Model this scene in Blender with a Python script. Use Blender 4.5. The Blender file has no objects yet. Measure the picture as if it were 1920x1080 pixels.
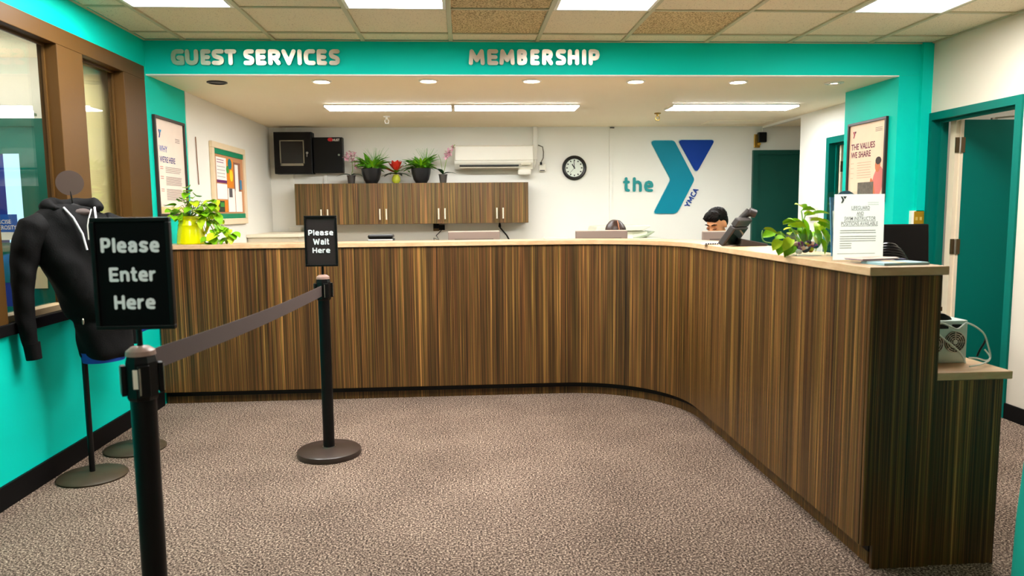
import bpy, bmesh, math, random
from mathutils import Vector, Matrix, noise
random.seed(7)
R = math.radians
scn = bpy.context.scene
COL = scn.collection

# ------------------------------------------------------------------ camera
F, PITCH, YAW, ROLL, HC = 1377.17, .1049, .0657, .0102, 1.3621
cam_d = bpy.data.cameras.new('camera')
cam = bpy.data.objects.new('camera', cam_d); COL.objects.link(cam)
cam_d.sensor_width = 36.0; cam_d.lens = 36.0 * F / 1920.0
cam_d.clip_start = .05; cam_d.clip_end = 60
cam.matrix_world = (Matrix.Translation((0, 0, HC)) @ Matrix.Rotation(-YAW, 4, 'Z')
                    @ Matrix.Rotation(math.pi / 2 - PITCH, 4, 'X') @ Matrix.Rotation(-ROLL, 4, 'Z'))
cam_d.dof.use_dof = True; cam_d.dof.focus_distance = 5.6; cam_d.dof.aperture_fstop = 4.0
scn.camera = cam

# ------------------------------------------------------------------ world, exposure
w = bpy.data.worlds.new('world'); scn.world = w; w.use_nodes = True
w.node_tree.nodes['Background'].inputs[0].default_value = (.9, .95, 1, 1)
w.node_tree.nodes['Background'].inputs[1].default_value = .05
vs = scn.view_settings
vs.view_transform = 'Standard'; vs.look = 'None'; vs.exposure = 0.58; vs.gamma = 1.0
vs.use_curve_mapping = False
L_TROFFER, L_STRIP, L_DOWN, L_NEXT = 22.0, 23.0, 80.0, 12.0
WARM = (1.0, .93, .82)

# ------------------------------------------------------------------ room sizes (metres)
XL, XR, XP, XRR = -2.161, 3.465, 3.224, 3.53      # left wall, right wall, pilaster face, rear right wall
YH, YPB, YWL, YB, YF = 5.34, 6.10, 6.04, 8.57, -2.6  # header, pilaster back, white wall start, back wall, wall behind the camera
ZC, ZS = 2.554, 2.319                              # tiled ceiling, soffit


def ray(px, py):
    a = (px - 960) / F; b = (540 - py) / F
    cr, sr = math.cos(ROLL), math.sin(ROLL)
    a, b = a * cr + b * sr, -a * sr + b * cr
    cp, sp = math.cos(PITCH), math.sin(PITCH)
    yf = cp + b * sp; z = b * cp - sp
    cy, sy = math.cos(YAW), math.sin(YAW)
    return Vector((a * cy + yf * sy, -a * sy + yf * cy, z))


def at(px, py, X=None, Y=None, Z=None):
    """where a sight line meets the wall X, the wall Y or the level Z"""
    d = ray(px, py); o = Vector((0, 0, HC))
    if X is not None: t = (X - o.x) / d.x
    elif Y is not None: t = (Y - o.y) / d.y
    else: t = (Z - o.z) / d.z
    return o + d * t


# ------------------------------------------------------------------ materials
def lin(c): return tuple(((x / 255) / 12.92 if x / 255 <= .04045 else ((x / 255 + .055) / 1.055) ** 2.4) for x in c)


MATS = {}


def nt(name):
    m = bpy.data.materials.new(name); m.use_nodes = True
    return m, m.node_tree.nodes, m.node_tree.links, m.node_tree.nodes['Principled BSDF']


def mat(name, c, rough=.55, metal=0, var=.08, scale=6, bump=0, bscale=200, emit=0, trans=0, ior=1.45, alpha=1, coat=0, spec=.5):
    if name in MATS: return MATS[name]
    m, N, L, b = nt(name)
    col = lin(c)
    b.inputs['Roughness'].default_value = rough; b.inputs['Metallic'].default_value = metal
    b.inputs['IOR'].default_value = ior; b.inputs['Transmission Weight'].default_value = trans
    b.inputs['Alpha'].default_value = alpha; b.inputs['Coat Weight'].default_value = coat
    b.inputs['Specular IOR Level'].default_value = spec
    tc = N.new('ShaderNodeTexCoord')
    if var:
        n = N.new('ShaderNodeTexNoise'); n.inputs['Scale'].default_value = scale; n.inputs['Detail'].default_value = 4
        L.new(tc.outputs['Object'], n.inputs['Vector'])
        r = N.new('ShaderNodeMixRGB'); r.inputs[1].default_value = (*[x * (1 - var) for x in col], 1)
        r.inputs[2].default_value = (*[min(1, x * (1 + var)) for x in col], 1)
        L.new(n.outputs['Fac'], r.inputs[0]); L.new(r.outputs[0], b.inputs['Base Color'])
    else: b.inputs['Base Color'].default_value = (*col, 1)
    if bump:
        n2 = N.new('ShaderNodeTexNoise'); n2.inputs['Scale'].default_value = bscale; n2.inputs['Detail'].default_value = 3
        L.new(tc.outputs['Object'], n2.inputs['Vector'])
        bp = N.new('ShaderNodeBump'); bp.inputs['Strength'].default_value = bump; bp.inputs['Distance'].default_value = .004
        L.new(n2.outputs['Fac'], bp.inputs['Height']); L.new(bp.outputs['Normal'], b.inputs['Normal'])
    if emit:
        b.inputs['Emission Color'].default_value = (*col, 1); b.inputs['Emission Strength'].default_value = emit
    MATS[name] = m
    return m


def lamp_mat(name, c, s):
    m = bpy.data.materials.new(name); m.use_nodes = True
    N, L = m.node_tree.nodes, m.node_tree.links
    N.remove(N['Principled BSDF'])
    e = N.new('ShaderNodeEmission'); e.inputs[0].default_value = (*c, 1); e.inputs[1].default_value = s
    L.new(e.outputs[0], N['Material Output'].inputs[0])
    return m


def ramp(N, stops, interp='LINEAR'):
    r = N.new('ShaderNodeValToRGB'); cr = r.color_ramp; cr.interpolation = interp
    while len(cr.elements) < len(stops): cr.elements.new(.5)
    for e, (p, c) in zip(cr.elements, stops):
        e.position = p; e.color = (*lin(c), 1)
    return r


def wood_mat(name, stops, su=42, sv=.5, rough=.42, hue=.9):
    m, N, L, b = nt(name)
    uv = N.new('ShaderNodeUVMap')
    def layer(a, c, det):
        mp = N.new('ShaderNodeMapping'); mp.inputs['Scale'].default_value = (a, c, 1)
        L.new(uv.outputs[0], mp.inputs[0])
        n = N.new('ShaderNodeTexNoise'); n.inputs['Scale'].default_value = 1; n.inputs['Detail'].default_value = det
        n.inputs['Roughness'].default_value = .65
        L.new(mp.outputs[0], n.inputs['Vector']); return n
    a = layer(su, sv, 3); c = layer(su * 4.2, sv * 2.2, 2); d = layer(su * .14, .12, 1)
    m1 = N.new('ShaderNodeMath'); m1.operation = 'MULTIPLY_ADD'; m1.inputs[1].default_value = .5
    L.new(c.outputs['Fac'], m1.inputs[0])
    m0 = N.new('ShaderNodeMath'); m0.operation = 'MULTIPLY'; m0.inputs[1].default_value = .5
    L.new(a.outputs['Fac'], m0.inputs[0]); L.new(m0.outputs[0], m1.inputs[2])
    m2 = N.new('ShaderNodeMath'); m2.operation = 'MULTIPLY_ADD'; m2.inputs[1].default_value = .25; 
    L.new(d.outputs['Fac'], m2.inputs[0]); L.new(m1.outputs[0], m2.inputs[2])
    m3 = N.new('ShaderNodeMath'); m3.operation = 'SUBTRACT'; m3.inputs[1].default_value = .125
    L.new(m2.outputs[0], m3.inputs[0])
    r = ramp(N, stops); L.new(m3.outputs[0], r.inputs[0])
    hn = layer(su * 1.1 + 3.1, sv * .7, 1); hx = ramp(N, [(.38, (255, 226, 206)), (.62, (226, 236, 190))]); L.new(hn.outputs['Fac'], hx.inputs[0])
    mx = N.new('ShaderNodeMixRGB'); mx.blend_type = 'MULTIPLY'; mx.inputs[0].default_value = hue
    L.new(r.outputs[0], mx.inputs[1]); L.new(hx.outputs[0], mx.inputs[2]); L.new(mx.outputs[0], b.inputs['Base Color'])
    b.inputs['Roughness'].default_value = rough; b.inputs['Specular IOR Level'].default_value = .3
    bp = N.new('ShaderNodeBump'); bp.inputs['Strength'].default_value = .15; bp.inputs['Distance'].default_value = .001
    L.new(m3.outputs[0], bp.inputs['Height']); L.new(bp.outputs['Normal'], b.inputs['Normal'])
    MATS[name] = m; return m


def carpet_mat():
    m, N, L, b = nt('carpet')
    tc = N.new('ShaderNodeTexCoord')
    n = N.new('ShaderNodeTexNoise'); n.inputs['Scale'].default_value = 115; n.inputs['Detail'].default_value = 4; n.inputs['Roughness'].default_value = .85
    L.new(tc.outputs['Object'], n.inputs['Vector'])
    n2 = N.new('ShaderNodeTexNoise'); n2.inputs['Scale'].default_value = 2.2; n2.inputs['Detail'].default_value = 5
    L.new(tc.outputs['Object'], n2.inputs['Vector'])
    a = N.new('ShaderNodeMath'); a.operation = 'MULTIPLY_ADD'; a.inputs[1].default_value = .05
    L.new(n2.outputs['Fac'], a.inputs[0]); L.new(n.outputs['Fac'], a.inputs[2])
    r = ramp(N, [(.41, (12, 8, 7)), (.49, (64, 51, 44)), (.56, (124, 104, 91)), (.64, (226, 200, 178))])
    L.new(a.outputs[0], r.inputs[0]); L.new(r.outputs[0], b.inputs['Base Color'])
    b.inputs['Roughness'].default_value = .95; b.inputs['Specular IOR Level'].default_value = .1
    bp = N.new('ShaderNodeBump'); bp.inputs['Strength'].default_value = .6; bp.inputs['Distance'].default_value = .006
    L.new(n.outputs['Fac'], bp.inputs['Height']); L.new(bp.outputs['Normal'], b.inputs['Normal'])
    return m


def tile_mat(name, base, spot, thr, sc):
    m, N, L, b = nt(name)
    tc = N.new('ShaderNodeTexCoord'); geo = N.new('ShaderNodeNewGeometry')
    n = N.new('ShaderNodeTexNoise'); n.inputs['Scale'].default_value = sc; n.inputs['Detail'].default_value = 3; n.inputs['Roughness'].default_value = .7
    L.new(geo.outputs['Position'], n.inputs['Vector'])
    r = ramp(N, [(thr - .03, spot), (thr + .04, base)])
    L.new(n.outputs['Fac'], r.inputs[0]); L.new(r.outputs[0], b.inputs['Base Color'])
    b.inputs['Roughness'].default_value = .9
    bp = N.new('ShaderNodeBump'); bp.inputs['Strength'].default_value = .4; bp.inputs['Distance'].default_value = .003
    L.new(n.outputs['Fac'], bp.inputs['Height']); L.new(bp.outputs['Normal'], b.inputs['Normal'])
    return m


M = {}
M['teal'] = mat('teal_paint', (0, 200, 181), .55, var=.05, scale=2, bump=.05, spec=.12)
M['dteal'] = mat('dark_teal_paint', (0, 104, 92), .4, var=.06, scale=2, spec=.12)
M['white'] = mat('cream_white_paint', (240, 237, 227), .6, var=.03, scale=2)
M['dimcream'] = mat('dimmed_cream_paint', (212, 203, 186), .6, var=.03, scale=2)  # right wall: cream darkened, its dimmer light is put into the colour
M['soffit'] = mat('soffit_paint', (255, 238, 206), .65, var=.03, scale=2)
M['black'] = mat('black_plastic', (8, 7, 7), .4, var=.1, spec=.3)
M['base'] = mat('black_rubber_base', (9, 7, 7), .6, var=.15, spec=.15)
M['brown'] = mat('brown_frame_paint', (80, 54, 22), .45, var=.08, scale=5, spec=.2)
M['steel'] = mat('brushed_steel', (205, 200, 190), .28, metal=1, var=.06, scale=40)
M['lettermetal'] = mat('brushed_letter_metal', (214, 204, 190), .3, metal=1, var=.05, scale=30)
M['dark'] = mat('dark_print', (34, 30, 34), .6, var=0)
M['paper'] = mat('paper', (246, 240, 232), .7, var=.02)
M['wood'] = wood_mat('striped_laminate', [(.34, (20, 12, 6)), (.42, (54, 37, 21)), (.5, (86, 61, 34)), (.56, (112, 81, 45)), (.64, (184, 140, 84))], su=72, sv=.4)
M['cabwood'] = wood_mat('striped_cabinet_laminate', [(.32, (44, 31, 20)), (.42, (80, 62, 40)), (.5, (104, 82, 54)), (.58, (130, 102, 64)), (.66, (168, 132, 82))], su=40)
M['topwood'] = wood_mat('pale_top_laminate', [(.3, (188, 150, 112)), (.5, (206, 170, 132)), (.7, (222, 190, 154))], su=3, sv=14, rough=.35, hue=.15)
M['carpet'] = carpet_mat()
M['tile'] = tile_mat('ceiling_tile', (236, 222, 194), (166, 148, 116), .36, 110)
M['tilerough'] = tile_mat('coarse_ceiling_tile', (222, 198, 152), (140, 114, 74), .46, 90)
M['grid'] = mat('ceiling_grid', (196, 190, 158), .5, var=.05)
M['leaf'] = mat('pothos_leaf', (122, 178, 20), .4, var=.35, scale=30, spec=.3)
M['leafy'] = mat('pale_pothos_leaf', (184, 210, 36), .4, var=.3, scale=30, spec=.3)
M['green'] = mat('green_leaf', (92, 160, 34), .45, var=.35, scale=25, spec=.3)
M['dgreen'] = mat('dark_green_leaf', (22, 66, 26), .35, var=.3, scale=25)
M['stem'] = mat('green_stem', (130, 160, 60), .5, var=.2)
M['skin'] = mat('skin', (214, 146, 98), .5, var=.06, scale=12)
M['hair'] = mat('dark_hair', (14, 8, 6), .6, var=.35, scale=60, bump=.5, bscale=220, spec=.15)


def clear_mat(name, c, refl):
    m = bpy.data.materials.new(name); m.use_nodes = True
    N, L = m.node_tree.nodes, m.node_tree.links; N.remove(N['Principled BSDF'])
    t = N.new('ShaderNodeBsdfTransparent'); t.inputs[0].default_value = (*c, 1)
    g = N.new('ShaderNodeBsdfGlossy'); g.inputs['Roughness'].default_value = .02
    lw = N.new('ShaderNodeLayerWeight'); lw.inputs[0].default_value = .5
    pw = N.new('ShaderNodeMath'); pw.operation = 'POWER'; pw.inputs[1].default_value = 3
    ma = N.new('ShaderNodeMath'); ma.operation = 'MULTIPLY_ADD'; ma.inputs[1].default_value = refl; ma.inputs[2].default_value = .03
    L.new(lw.outputs['Facing'], pw.inputs[0]); L.new(pw.outputs[0], ma.inputs[0])
    x = N.new('ShaderNodeMixShader'); L.new(ma.outputs[0], x.inputs[0]); L.new(t.outputs[0], x.inputs[1]); L.new(g.outputs[0], x.inputs[2])
    L.new(x.outputs[0], N['Material Output'].inputs[0]); return m


def paper_mat(name, c, k=.5):
    m = bpy.data.materials.new(name); m.use_nodes = True
    N, L = m.node_tree.nodes, m.node_tree.links; b = N['Principled BSDF']
    b.inputs['Base Color'].default_value = (*lin(c), 1); b.inputs['Roughness'].default_value = .6
    t = N.new('ShaderNodeBsdfTranslucent'); t.inputs[0].default_value = (*lin(c), 1)
    x = N.new('ShaderNodeMixShader'); x.inputs[0].default_value = k
    L.new(b.outputs[0], x.inputs[1]); L.new(t.outputs[0], x.inputs[2]); L.new(x.outputs[0], N['Material Output'].inputs[0])
    MATS[name] = m; return m


M['glass'] = clear_mat('window_glass', (.97, .99, .98), .45)
M['acrylic'] = clear_mat('clear_acrylic', (.95, .98, .97), .25)
M['logoteal'] = mat('logo_teal', (0, 134, 158), .5, var=.05, spec=.2)
M['logoblue'] = mat('logo_blue', (0, 58, 156), .5, var=.05, spec=.2)
M['lampwhite'] = lamp_mat('troffer_light', (1, .99, .97), L_TROFFER)
M['signfill'] = lamp_mat('near_sign_fill', (1, .97, .92), L_TROFFER * .45)  # weaker emission for the fill panel added behind the camera
M['striplamp'] = lamp_mat('strip_light', (.97, .99, 1), L_STRIP)
M['downlamp'] = lamp_mat('downlight_light', (1, .86, .68), L_DOWN)
M['nextfill'] = lamp_mat('next_room_fill', (1, .96, .88), L_NEXT)  # emission of the lamps added in the rooms beyond


# ------------------------------------------------------------------ mesh builder
class Frame:
    """a local plane: origin, right, up, outward"""
    def __init__(s, O, U, V):
        s.O = Vector(O); s.U = Vector(U).normalized(); s.V = Vector(V).normalized(); s.N = s.U.cross(s.V)
    def p(s, u, v, w=0): return s.O + s.U * u + s.V * v + s.N * w


class MB:
    def __init__(s): s.v = []; s.f = []; s.uv = None
    def add(s, vs, fs):
        k = len(s.v); s.v += [tuple(q) for q in vs]; s.f += [[i + k for i in f] for f in fs]; return s
    def box(s, x0, x1, y0, y1, z0, z1):
        vs = [(x, y, z) for x in (x0, x1) for y in (y0, y1) for z in (z0, z1)]
        return s.add(vs, [(0, 1, 3, 2), (4, 6, 7, 5), (0, 4, 5, 1), (2, 3, 7, 6), (0, 2, 6, 4), (1, 5, 7, 3)])
    def fbox(s, fr, u0, u1, v0, v1, w0, w1):
        vs = [fr.p(u, v, q) for u in (u0, u1) for v in (v0, v1) for q in (w0, w1)]
        return s.add(vs, [(0, 1, 3, 2), (4, 6, 7, 5), (0, 4, 5, 1), (2, 3, 7, 6), (0, 2, 6, 4), (1, 5, 7, 3)])
    def prism(s, fr, poly, w0, w1):
        n = len(poly)
        vs = [fr.p(u, v, w0) for u, v in poly] + [fr.p(u, v, w1) for u, v in poly]
        fs = [list(range(n))[::-1], list(range(n, 2 * n))] + [(i, (i + 1) % n, n + (i + 1) % n, n + i) for i in range(n)]
        return s.add(vs, fs)
    def lathe(s, c, prof, n=28, ax=Vector((0, 0, 1)), cap=True):
        c = Vector(c); ax = Vector(ax).normalized()
        a = ax.orthogonal().normalized() if abs(ax.z) < .99 else Vector((1, 0, 0)); b = ax.cross(a)
        vs = []
        for r, h in prof:
            for i in range(n):
                t = 2 * math.pi * i / n
                vs.append(c + ax * h + a * (r * math.cos(t)) + b * (r * math.sin(t)))
        fs = []
        for k in range(len(prof) - 1):
            for i in range(n):
                j = (i + 1) % n
                fs.append((k * n + i, k * n + j, (k + 1) * n + j, (k + 1) * n + i))
        if cap:
            fs.append(list(range(n))[::-1]); fs.append([(len(prof) - 1) * n + i for i in range(n)])
        return s.add(vs, fs)
    def cyl(s, p0, p1, r, r1=None, n=20):
        p0 = Vector(p0); p1 = Vector(p1); d = p1 - p0
        return s.lathe(p0, [(r, 0), (r if r1 is None else r1, d.length)], n, d)
    def tube(s, pts, r, n=8):
        pts = [Vector(q) for q in pts]; rr = r if isinstance(r, (list, tuple)) else [r] * len(pts)
        vs = []; up = None
        for i, q in enumerate(pts):
            d = (pts[min(i + 1, len(pts) - 1)] - pts[max(i - 1, 0)]).normalized()
            if up is None: up = d.orthogonal().normalized()
            a = (up - d * up.dot(d)); a = a.normalized() if a.length > 1e-6 else d.orthogonal().normalized(); up = a
            b = d.cross(a)
            for k in range(n):
                t = 2 * math.pi * k / n
                vs.append(q + (a * math.cos(t) + b * math.sin(t)) * rr[i])
        fs = []
        for i in range(len(pts) - 1):
            for k in range(n):
                j = (k + 1) % n
                fs.append((i * n + k, i * n + j, (i + 1) * n + j, (i + 1) * n + k))
        fs.append(list(range(n))[::-1]); fs.append([(len(pts) - 1) * n + k for k in range(n)])
        return s.add(vs, fs)
    def ell(s, c, r, n=18, m=12, rot=None):
        c = Vector(c); r = r if isinstance(r, (tuple, list)) else (r, r, r)
        vs = []; fs = []
        for i in range(1, m):
            p = math.pi * i / m
            for k in range(n):
                t = 2 * math.pi * k / n
                q = Vector((r[0] * math.sin(p) * math.cos(t), r[1] * math.sin(p) * math.sin(t), r[2] * math.cos(p)))
                vs.append(q)
        vs += [Vector((0, 0, r[2])), Vector((0, 0, -r[2]))]
        for i in range(m - 2):
            for k in range(n):
                j = (k + 1) % n
                fs.append((i * n + k, (i + 1) * n + k, (i + 1) * n + j, i * n + j))
        T, B = len(vs) - 2, len(vs) - 1
        for k in range(n):
            j = (k + 1) % n
            fs.append((T, k, j)); fs.append((B, (m - 2) * n + j, (m - 2) * n + k))
        if rot is not None: vs = [rot @ q for q in vs]
        return s.add([q + c for q in vs], fs)
    def loft(s, rings, close=True, cap=True):
        n = len(rings[0]); vs = [q for r in rings for q in r]; fs = []
        for i in range(len(rings) - 1):
            for k in range(n if close else n - 1):
                j = (k + 1) % n
                fs.append((i * n + k, i * n + j, (i + 1) * n + j, (i + 1) * n + k))
        if cap:
            fs.append(list(range(n))[::-1]); fs.append([(len(rings) - 1) * n + k for k in range(n)])
        return s.add(vs, fs)
    def strokes(s, fr, lines, r, w0, w1, n=10):
        for ln in lines:
            for i, (u, v) in enumerate(ln):
                w1 += 6e-5      # pieces of one letter never share a face plane
                s.prism(fr, [(u + r * math.cos(2 * math.pi * k / n + .3), v + r * math.sin(2 * math.pi * k / n + .3)) for k in range(n)], w0, w1)
                if i + 1 < len(ln):
                    u2, v2 = ln[i + 1]; d = math.hypot(u2 - u, v2 - v)
                    if d < 1e-6: continue
                    w1 += 6e-5
                    nx, ny = -(v2 - v) / d * r, (u2 - u) / d * r
                    s.prism(fr, [(u - nx, v - ny), (u2 - nx, v2 - ny), (u2 + nx, v2 + ny), (u + nx, v + ny)], w0, w1)
        return s
    def mesh(s, name):
        me = bpy.data.meshes.new(name); me.from_pydata(s.v, [], s.f); me.update()
        bm = bmesh.new(); bm.from_mesh(me); bmesh.ops.recalc_face_normals(bm, faces=bm.faces); bm.to_mesh(me); bm.free()
        ul = me.uv_layers.new(name='UVMap')
        for p in me.polygons:
            nx, ny, nz = (abs(q) for q in p.normal)
            for li in p.loop_indices:
                vi = me.loops[li].vertex_index; x, y, z = me.vertices[vi].co
                if s.uv: ul.data[li].uv = s.uv(x, y, z)
                elif nz > nx and nz > ny: ul.data[li].uv = (x, y)
                elif nx > ny: ul.data[li].uv = (y + 7.3, z)
                else: ul.data[li].uv = (x, z)
        return me
    def build(s, name, m, parent=None, smooth=False, bev=0, angle=40):
        me = s.mesh(name)
        return link(name, me, m, parent, smooth, bev, angle)


def link(name, me, m, parent=None, smooth=False, bev=0, angle=40, matrix=None):
    o = bpy.data.objects.new(name, me); COL.objects.link(o)
    if m is not None and not me.materials: me.materials.append(M[m] if isinstance(m, str) else m)
    if smooth:
        me.shade_smooth(); me.set_sharp_from_angle(angle=R(angle))
    if bev:
        b = o.modifiers.new('bevel', 'BEVEL'); b.width = bev; b.segments = 2; b.limit_method = 'ANGLE'; b.angle_limit = R(50)
    if parent is not None: adopt(o, parent)
    if matrix is not None: o.matrix_basis = matrix
    return o


def smooth_path(pts, n=5):
    pts = [Vector(q) for q in pts]; out = []
    for i in range(len(pts) - 1):
        a, b, c, d = pts[max(i - 1, 0)], pts[i], pts[i + 1], pts[min(i + 2, len(pts) - 1)]
        for k in range(n):
            t = k / n
            out.append(.5 * ((2 * b) + (c - a) * t + (2 * a - 5 * b + 4 * c - d) * t * t + (3 * b - a - 3 * c + d) * t ** 3))
    return out + [pts[-1]]


def adopt(o, parent):
    o.parent = parent
    o.matrix_parent_inverse = Matrix.Translation(-Vector(parent.location)) if parent.type == 'EMPTY' else Matrix.Identity(4)


def tag(o, label, cat, group=None):
    o['label'] = label; o['category'] = cat
    if group: o['group'] = group
    return o


def thing(name, label, cat, loc, group=None):
    o = bpy.data.objects.new(name, None); COL.objects.link(o); o.location = loc; o.empty_display_size = .05
    return tag(o, label, cat, group)


def struct(o, label=None):
    o['kind'] = 'structure'
    if label: o['label'] = label
    return o


def B(name, m, parent, *b, bev=0):
    mb = MB()
    for q in (b if isinstance(b[0], (tuple, list)) else [b]): mb.box(*q)
    return mb.build(name, m, parent, bev=bev)


def text_obj(name, body, fr, u0, u1, v0, v1, m, parent, w=.001, bold=0.0, depth=.0006):
    cu = bpy.data.curves.new('t', 'FONT'); cu.body = body; cu.offset = bold; cu.align_x = 'LEFT'; cu.resolution_u = 3
    o = bpy.data.objects.new('t', cu); COL.objects.link(o)
    dg = bpy.context.evaluated_depsgraph_get()
    me = bpy.data.meshes.new_from_object(o.evaluated_get(dg))
    bpy.data.objects.remove(o); bpy.data.curves.remove(cu)
    xs = [q.co.x for q in me.vertices]; ys = [q.co.y for q in me.vertices]
    a, b_, c, d = min(xs), max(xs), min(ys), max(ys)
    sc = (u1 - u0) / (b_ - a)
    for q in me.vertices:
        u = u0 + (q.co.x - a) * sc
        v = v0 + (q.co.y - c) * ((v1 - v0) / (d - c) if v1 is not None else sc)
        q.co = fr.p(u, v, w)
    me.materials.clear(); me.name = name
    return link(name, me, m, parent)


def fillet(pts, r, n=6):
    out = []
    k = len(pts)
    for i in range(k):
        p = Vector(pts[i]); a = (Vector(pts[i - 1]) - p); b = (Vector(pts[(i + 1) % k]) - p)
        rr = r[i] if isinstance(r, (list, tuple)) else r
        ang = a.angle(b); d = min(rr / math.tan(ang / 2), a.length * .48, b.length * .48)
        p0 = p + a.normalized() * d; p1 = p + b.normalized() * d
        for j in range(n + 1):
            t = j / n; q = p0 * (1 - t) ** 2 + p * 2 * t * (1 - t) + p1 * t * t
            out.append((q.x, q.y))
    return out


GL = {
    'G': [[(1, 1), (.38, 1), (.12, .9), (0, .66), (0, .34), (.12, .1), (.38, 0), (1, 0), (1, .46), (.62, .46)]],
    'U': [[(0, 1), (0, .3), (.1, .1), (.34, 0), (.66, 0), (.9, .1), (1, .3), (1, 1)]],
    'E': [[(1, 1), (0, 1), (0, 0), (1, 0)], [(0, .5), (.9, .5)]],
    'S': [[(1, 1), (.32, 1), (.07, .92), (0, .76), (.08, .62), (.3, .54), (.7, .46), (.92, .38), (1, .24), (.93, .08), (.68, 0), (0, 0)]],
    'T': [[(0, 1), (1, 1)], [(.5, 1), (.5, 0)]],
    'R': [[(0, 0), (0, 1), (.6, 1), (.9, .92), (1, .73), (.9, .54), (.6, .46), (0, .46)], [(.5, .46), (1, 0)]],
    'V': [[(0, 1), (.5, 0), (1, 1)]],
    'I': [[(.5, 0), (.5, 1)]],
    'C': [[(1, 1), (.38, 1), (.12, .9), (0, .66), (0, .34), (.12, .1), (.38, 0), (1, 0)]],
    'M': [[(0, 0), (.08, 1), (.5, .25), (.92, 1), (1, 0)]],
    'B': [[(0, 0), (0, 1), (.6, 1), (.88, .93), (.95, .77), (.85, .6), (.6, .54), (0, .54)], [(.6, .54), (.9, .45), (1, .27), (.9, .07), (.6, 0), (0, 0)]],
    'H': [[(0, 0), (0, 1)], [(1, 0), (1, 1)], [(0, .5), (1, .5)]],
    'P': [[(0, 0), (0, 1), (.6, 1), (.9, .92), (1, .7), (.9, .48), (.6, .4), (0, .4)]],
    'A': [[(0, 0), (.5, 1), (1, 0)], [(.2, .34), (.8, .34)]],
    'Y': [[(0, 1), (.5, .48), (1, 1)], [(.5, .48), (.5, 0)]],
    't': [[(.38, 1), (.38, .2), (.5, .03), (1, 0)], [(0, .7), (.95, .7)]],
    'h': [[(0, 0), (0, 1)], [(0, .55), (.2, .68), (.6, .72), (.9, .62), (1, .42), (1, 0)]],
    'l': [[(.5, 0), (.5, 1)]], 'i': [[(.5, 0), (.5, .70)], [(.5, .98), (.5, 1)]],
    'a': [[(.05, .62), (.3, .72), (.7, .70), (.95, .55), (.95, 0)], [(.95, .42), (.4, .42), (.05, .3), (.02, .15), (.2, 0), (.6, 0), (.95, .14)]],
    's': [[(.95, .66), (.6, .72), (.25, .70), (.05, .55), (.25, .40), (.75, .32), (.95, .17), (.75, .02), (.4, 0), (.03, .06)]],
    'n': [[(0, 0), (0, .70)], [(0, .5), (.25, .68), (.65, .72), (.95, .58), (1, .38), (1, 0)]],
    'r': [[(0, 0), (0, .70)], [(0, .42), (.3, .64), (.9, .70)]],
    'W': [[(0, 1), (.22, 0), (.5, .85), (.78, 0), (1, 1)]],
    'e': [[(0, .36), (1, .36), (1, .48), (.85, .66), (.5, .72), (.15, .64), (0, .42), (0, .28), (.15, .06), (.5, 0), (.95, 0)]],
}


LW = {'l': .30, 'i': .30, 'W': 1.25, 'P': .74, 'E': .70, 'H': .78, 't': .50, 'r': .52}


def word(wd, fr, u0, u1, v0, v1, m, parent, r, w):
    tot = sum(LW.get(c, .70) for c in wd); gap = .0; u = u0; k = (u1 - u0) / tot
    for c in wd:
        a = LW.get(c, .70) * k
        letter(fr, c, u + a * .06, u + a * .94, v0, v1, r, w, w + .0006).build('letter', m, parent)
        u += a


def letter(fr, ch, u0, u1, v0, v1, r, w0, w1):
    mb = MB(); W = u1 - u0 - 2 * r; H = v1 - v0 - 2 * r
    mb.strokes(fr, [[(u0 + r + a * W, v0 + r + b * H) for a, b in ln] for ln in GL[ch]], r, w0, w1)
    return mb


# ================================================================== THE SETTING
struct(B('floor', 'carpet', None, -6.5, 6.5, YF, YB + .1, -.05, 0), 'grey brown flecked carpet')

# left wall with the window opening
WY0, WY1, WZ0, WZ1 = 3.25, 5.28, .85, 2.365
wl = MB()
wl.box(XL - .14, XL, YF, WY0, 0, 2.7).box(XL - .14, XL, WY1, YWL, 0, 2.7).box(XL - .14, XL, WY0, WY1, 0, WZ0).box(XL - .14, XL, WY0, WY1, WZ1, 2.7)
struct(wl.build('wall_left', 'teal'), 'turquoise painted left wall')
struct(B('wall_left_rear', 'white', None, XL - .14, XL, YWL, YB, 0, 2.7), 'cream wall behind the counter, left side')
struct(B('trim_1', 'white', None, XL, XL + .006, YWL, YWL + .025, 0, ZS))
struct(B('wall_back', 'white', None, XL - .14, 4.6, YB, YB + .12, 0, 2.7), 'cream back wall behind the counter')
struct(B('wall_behind', 'white', None, XL - .14, XR + .12, YF - .12, YF, 0, 2.7))
struct(B('wall_header', 'teal', None, XL, XR, YH, YH + .05, ZS + .004, 2.7), 'turquoise header over the counter opening')
struct(B('trim_2', 'white', None, XL, XP, YH - .003, YH + .05, ZS - .004, ZS + .004))
struct(B('ceiling_soffit', 'soffit', None, XL, 4.6, YH + .05, YB, ZS, ZS + .06), 'low plaster ceiling over the staff area')
struct(B('wall_pilaster', 'teal', None, (XP, XRR, YH, YPB, 0, ZS + .003), (XR, XRR, YH, YPB, 0, 2.7)), 'turquoise pilaster at the right end of the opening')
struct(B('trim_3', 'teal', None, 3.385, XR, YH - .03, YH, 0, ZC), 'boxed turquoise pipe cover in the corner')
# right wall with doorway
DY0, DY1, DZ = 4.40, 5.335, 2.045
struct(B('wall_right', 'dimcream', None, (XR, XR + .12, YF, DY0, 0, 2.7), (XR, XR + .12, DY0, DY1 + .005, DZ, 2.7)), 'cream right wall beside the doorway')
struct(B('baseboard_right', 'base', None, XR - .012, XR, YF, DY0, 0, .1))
struct(B('baseboard_left', 'base', None, XL, XL + .014, YF, 5.30, 0, .11))
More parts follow.
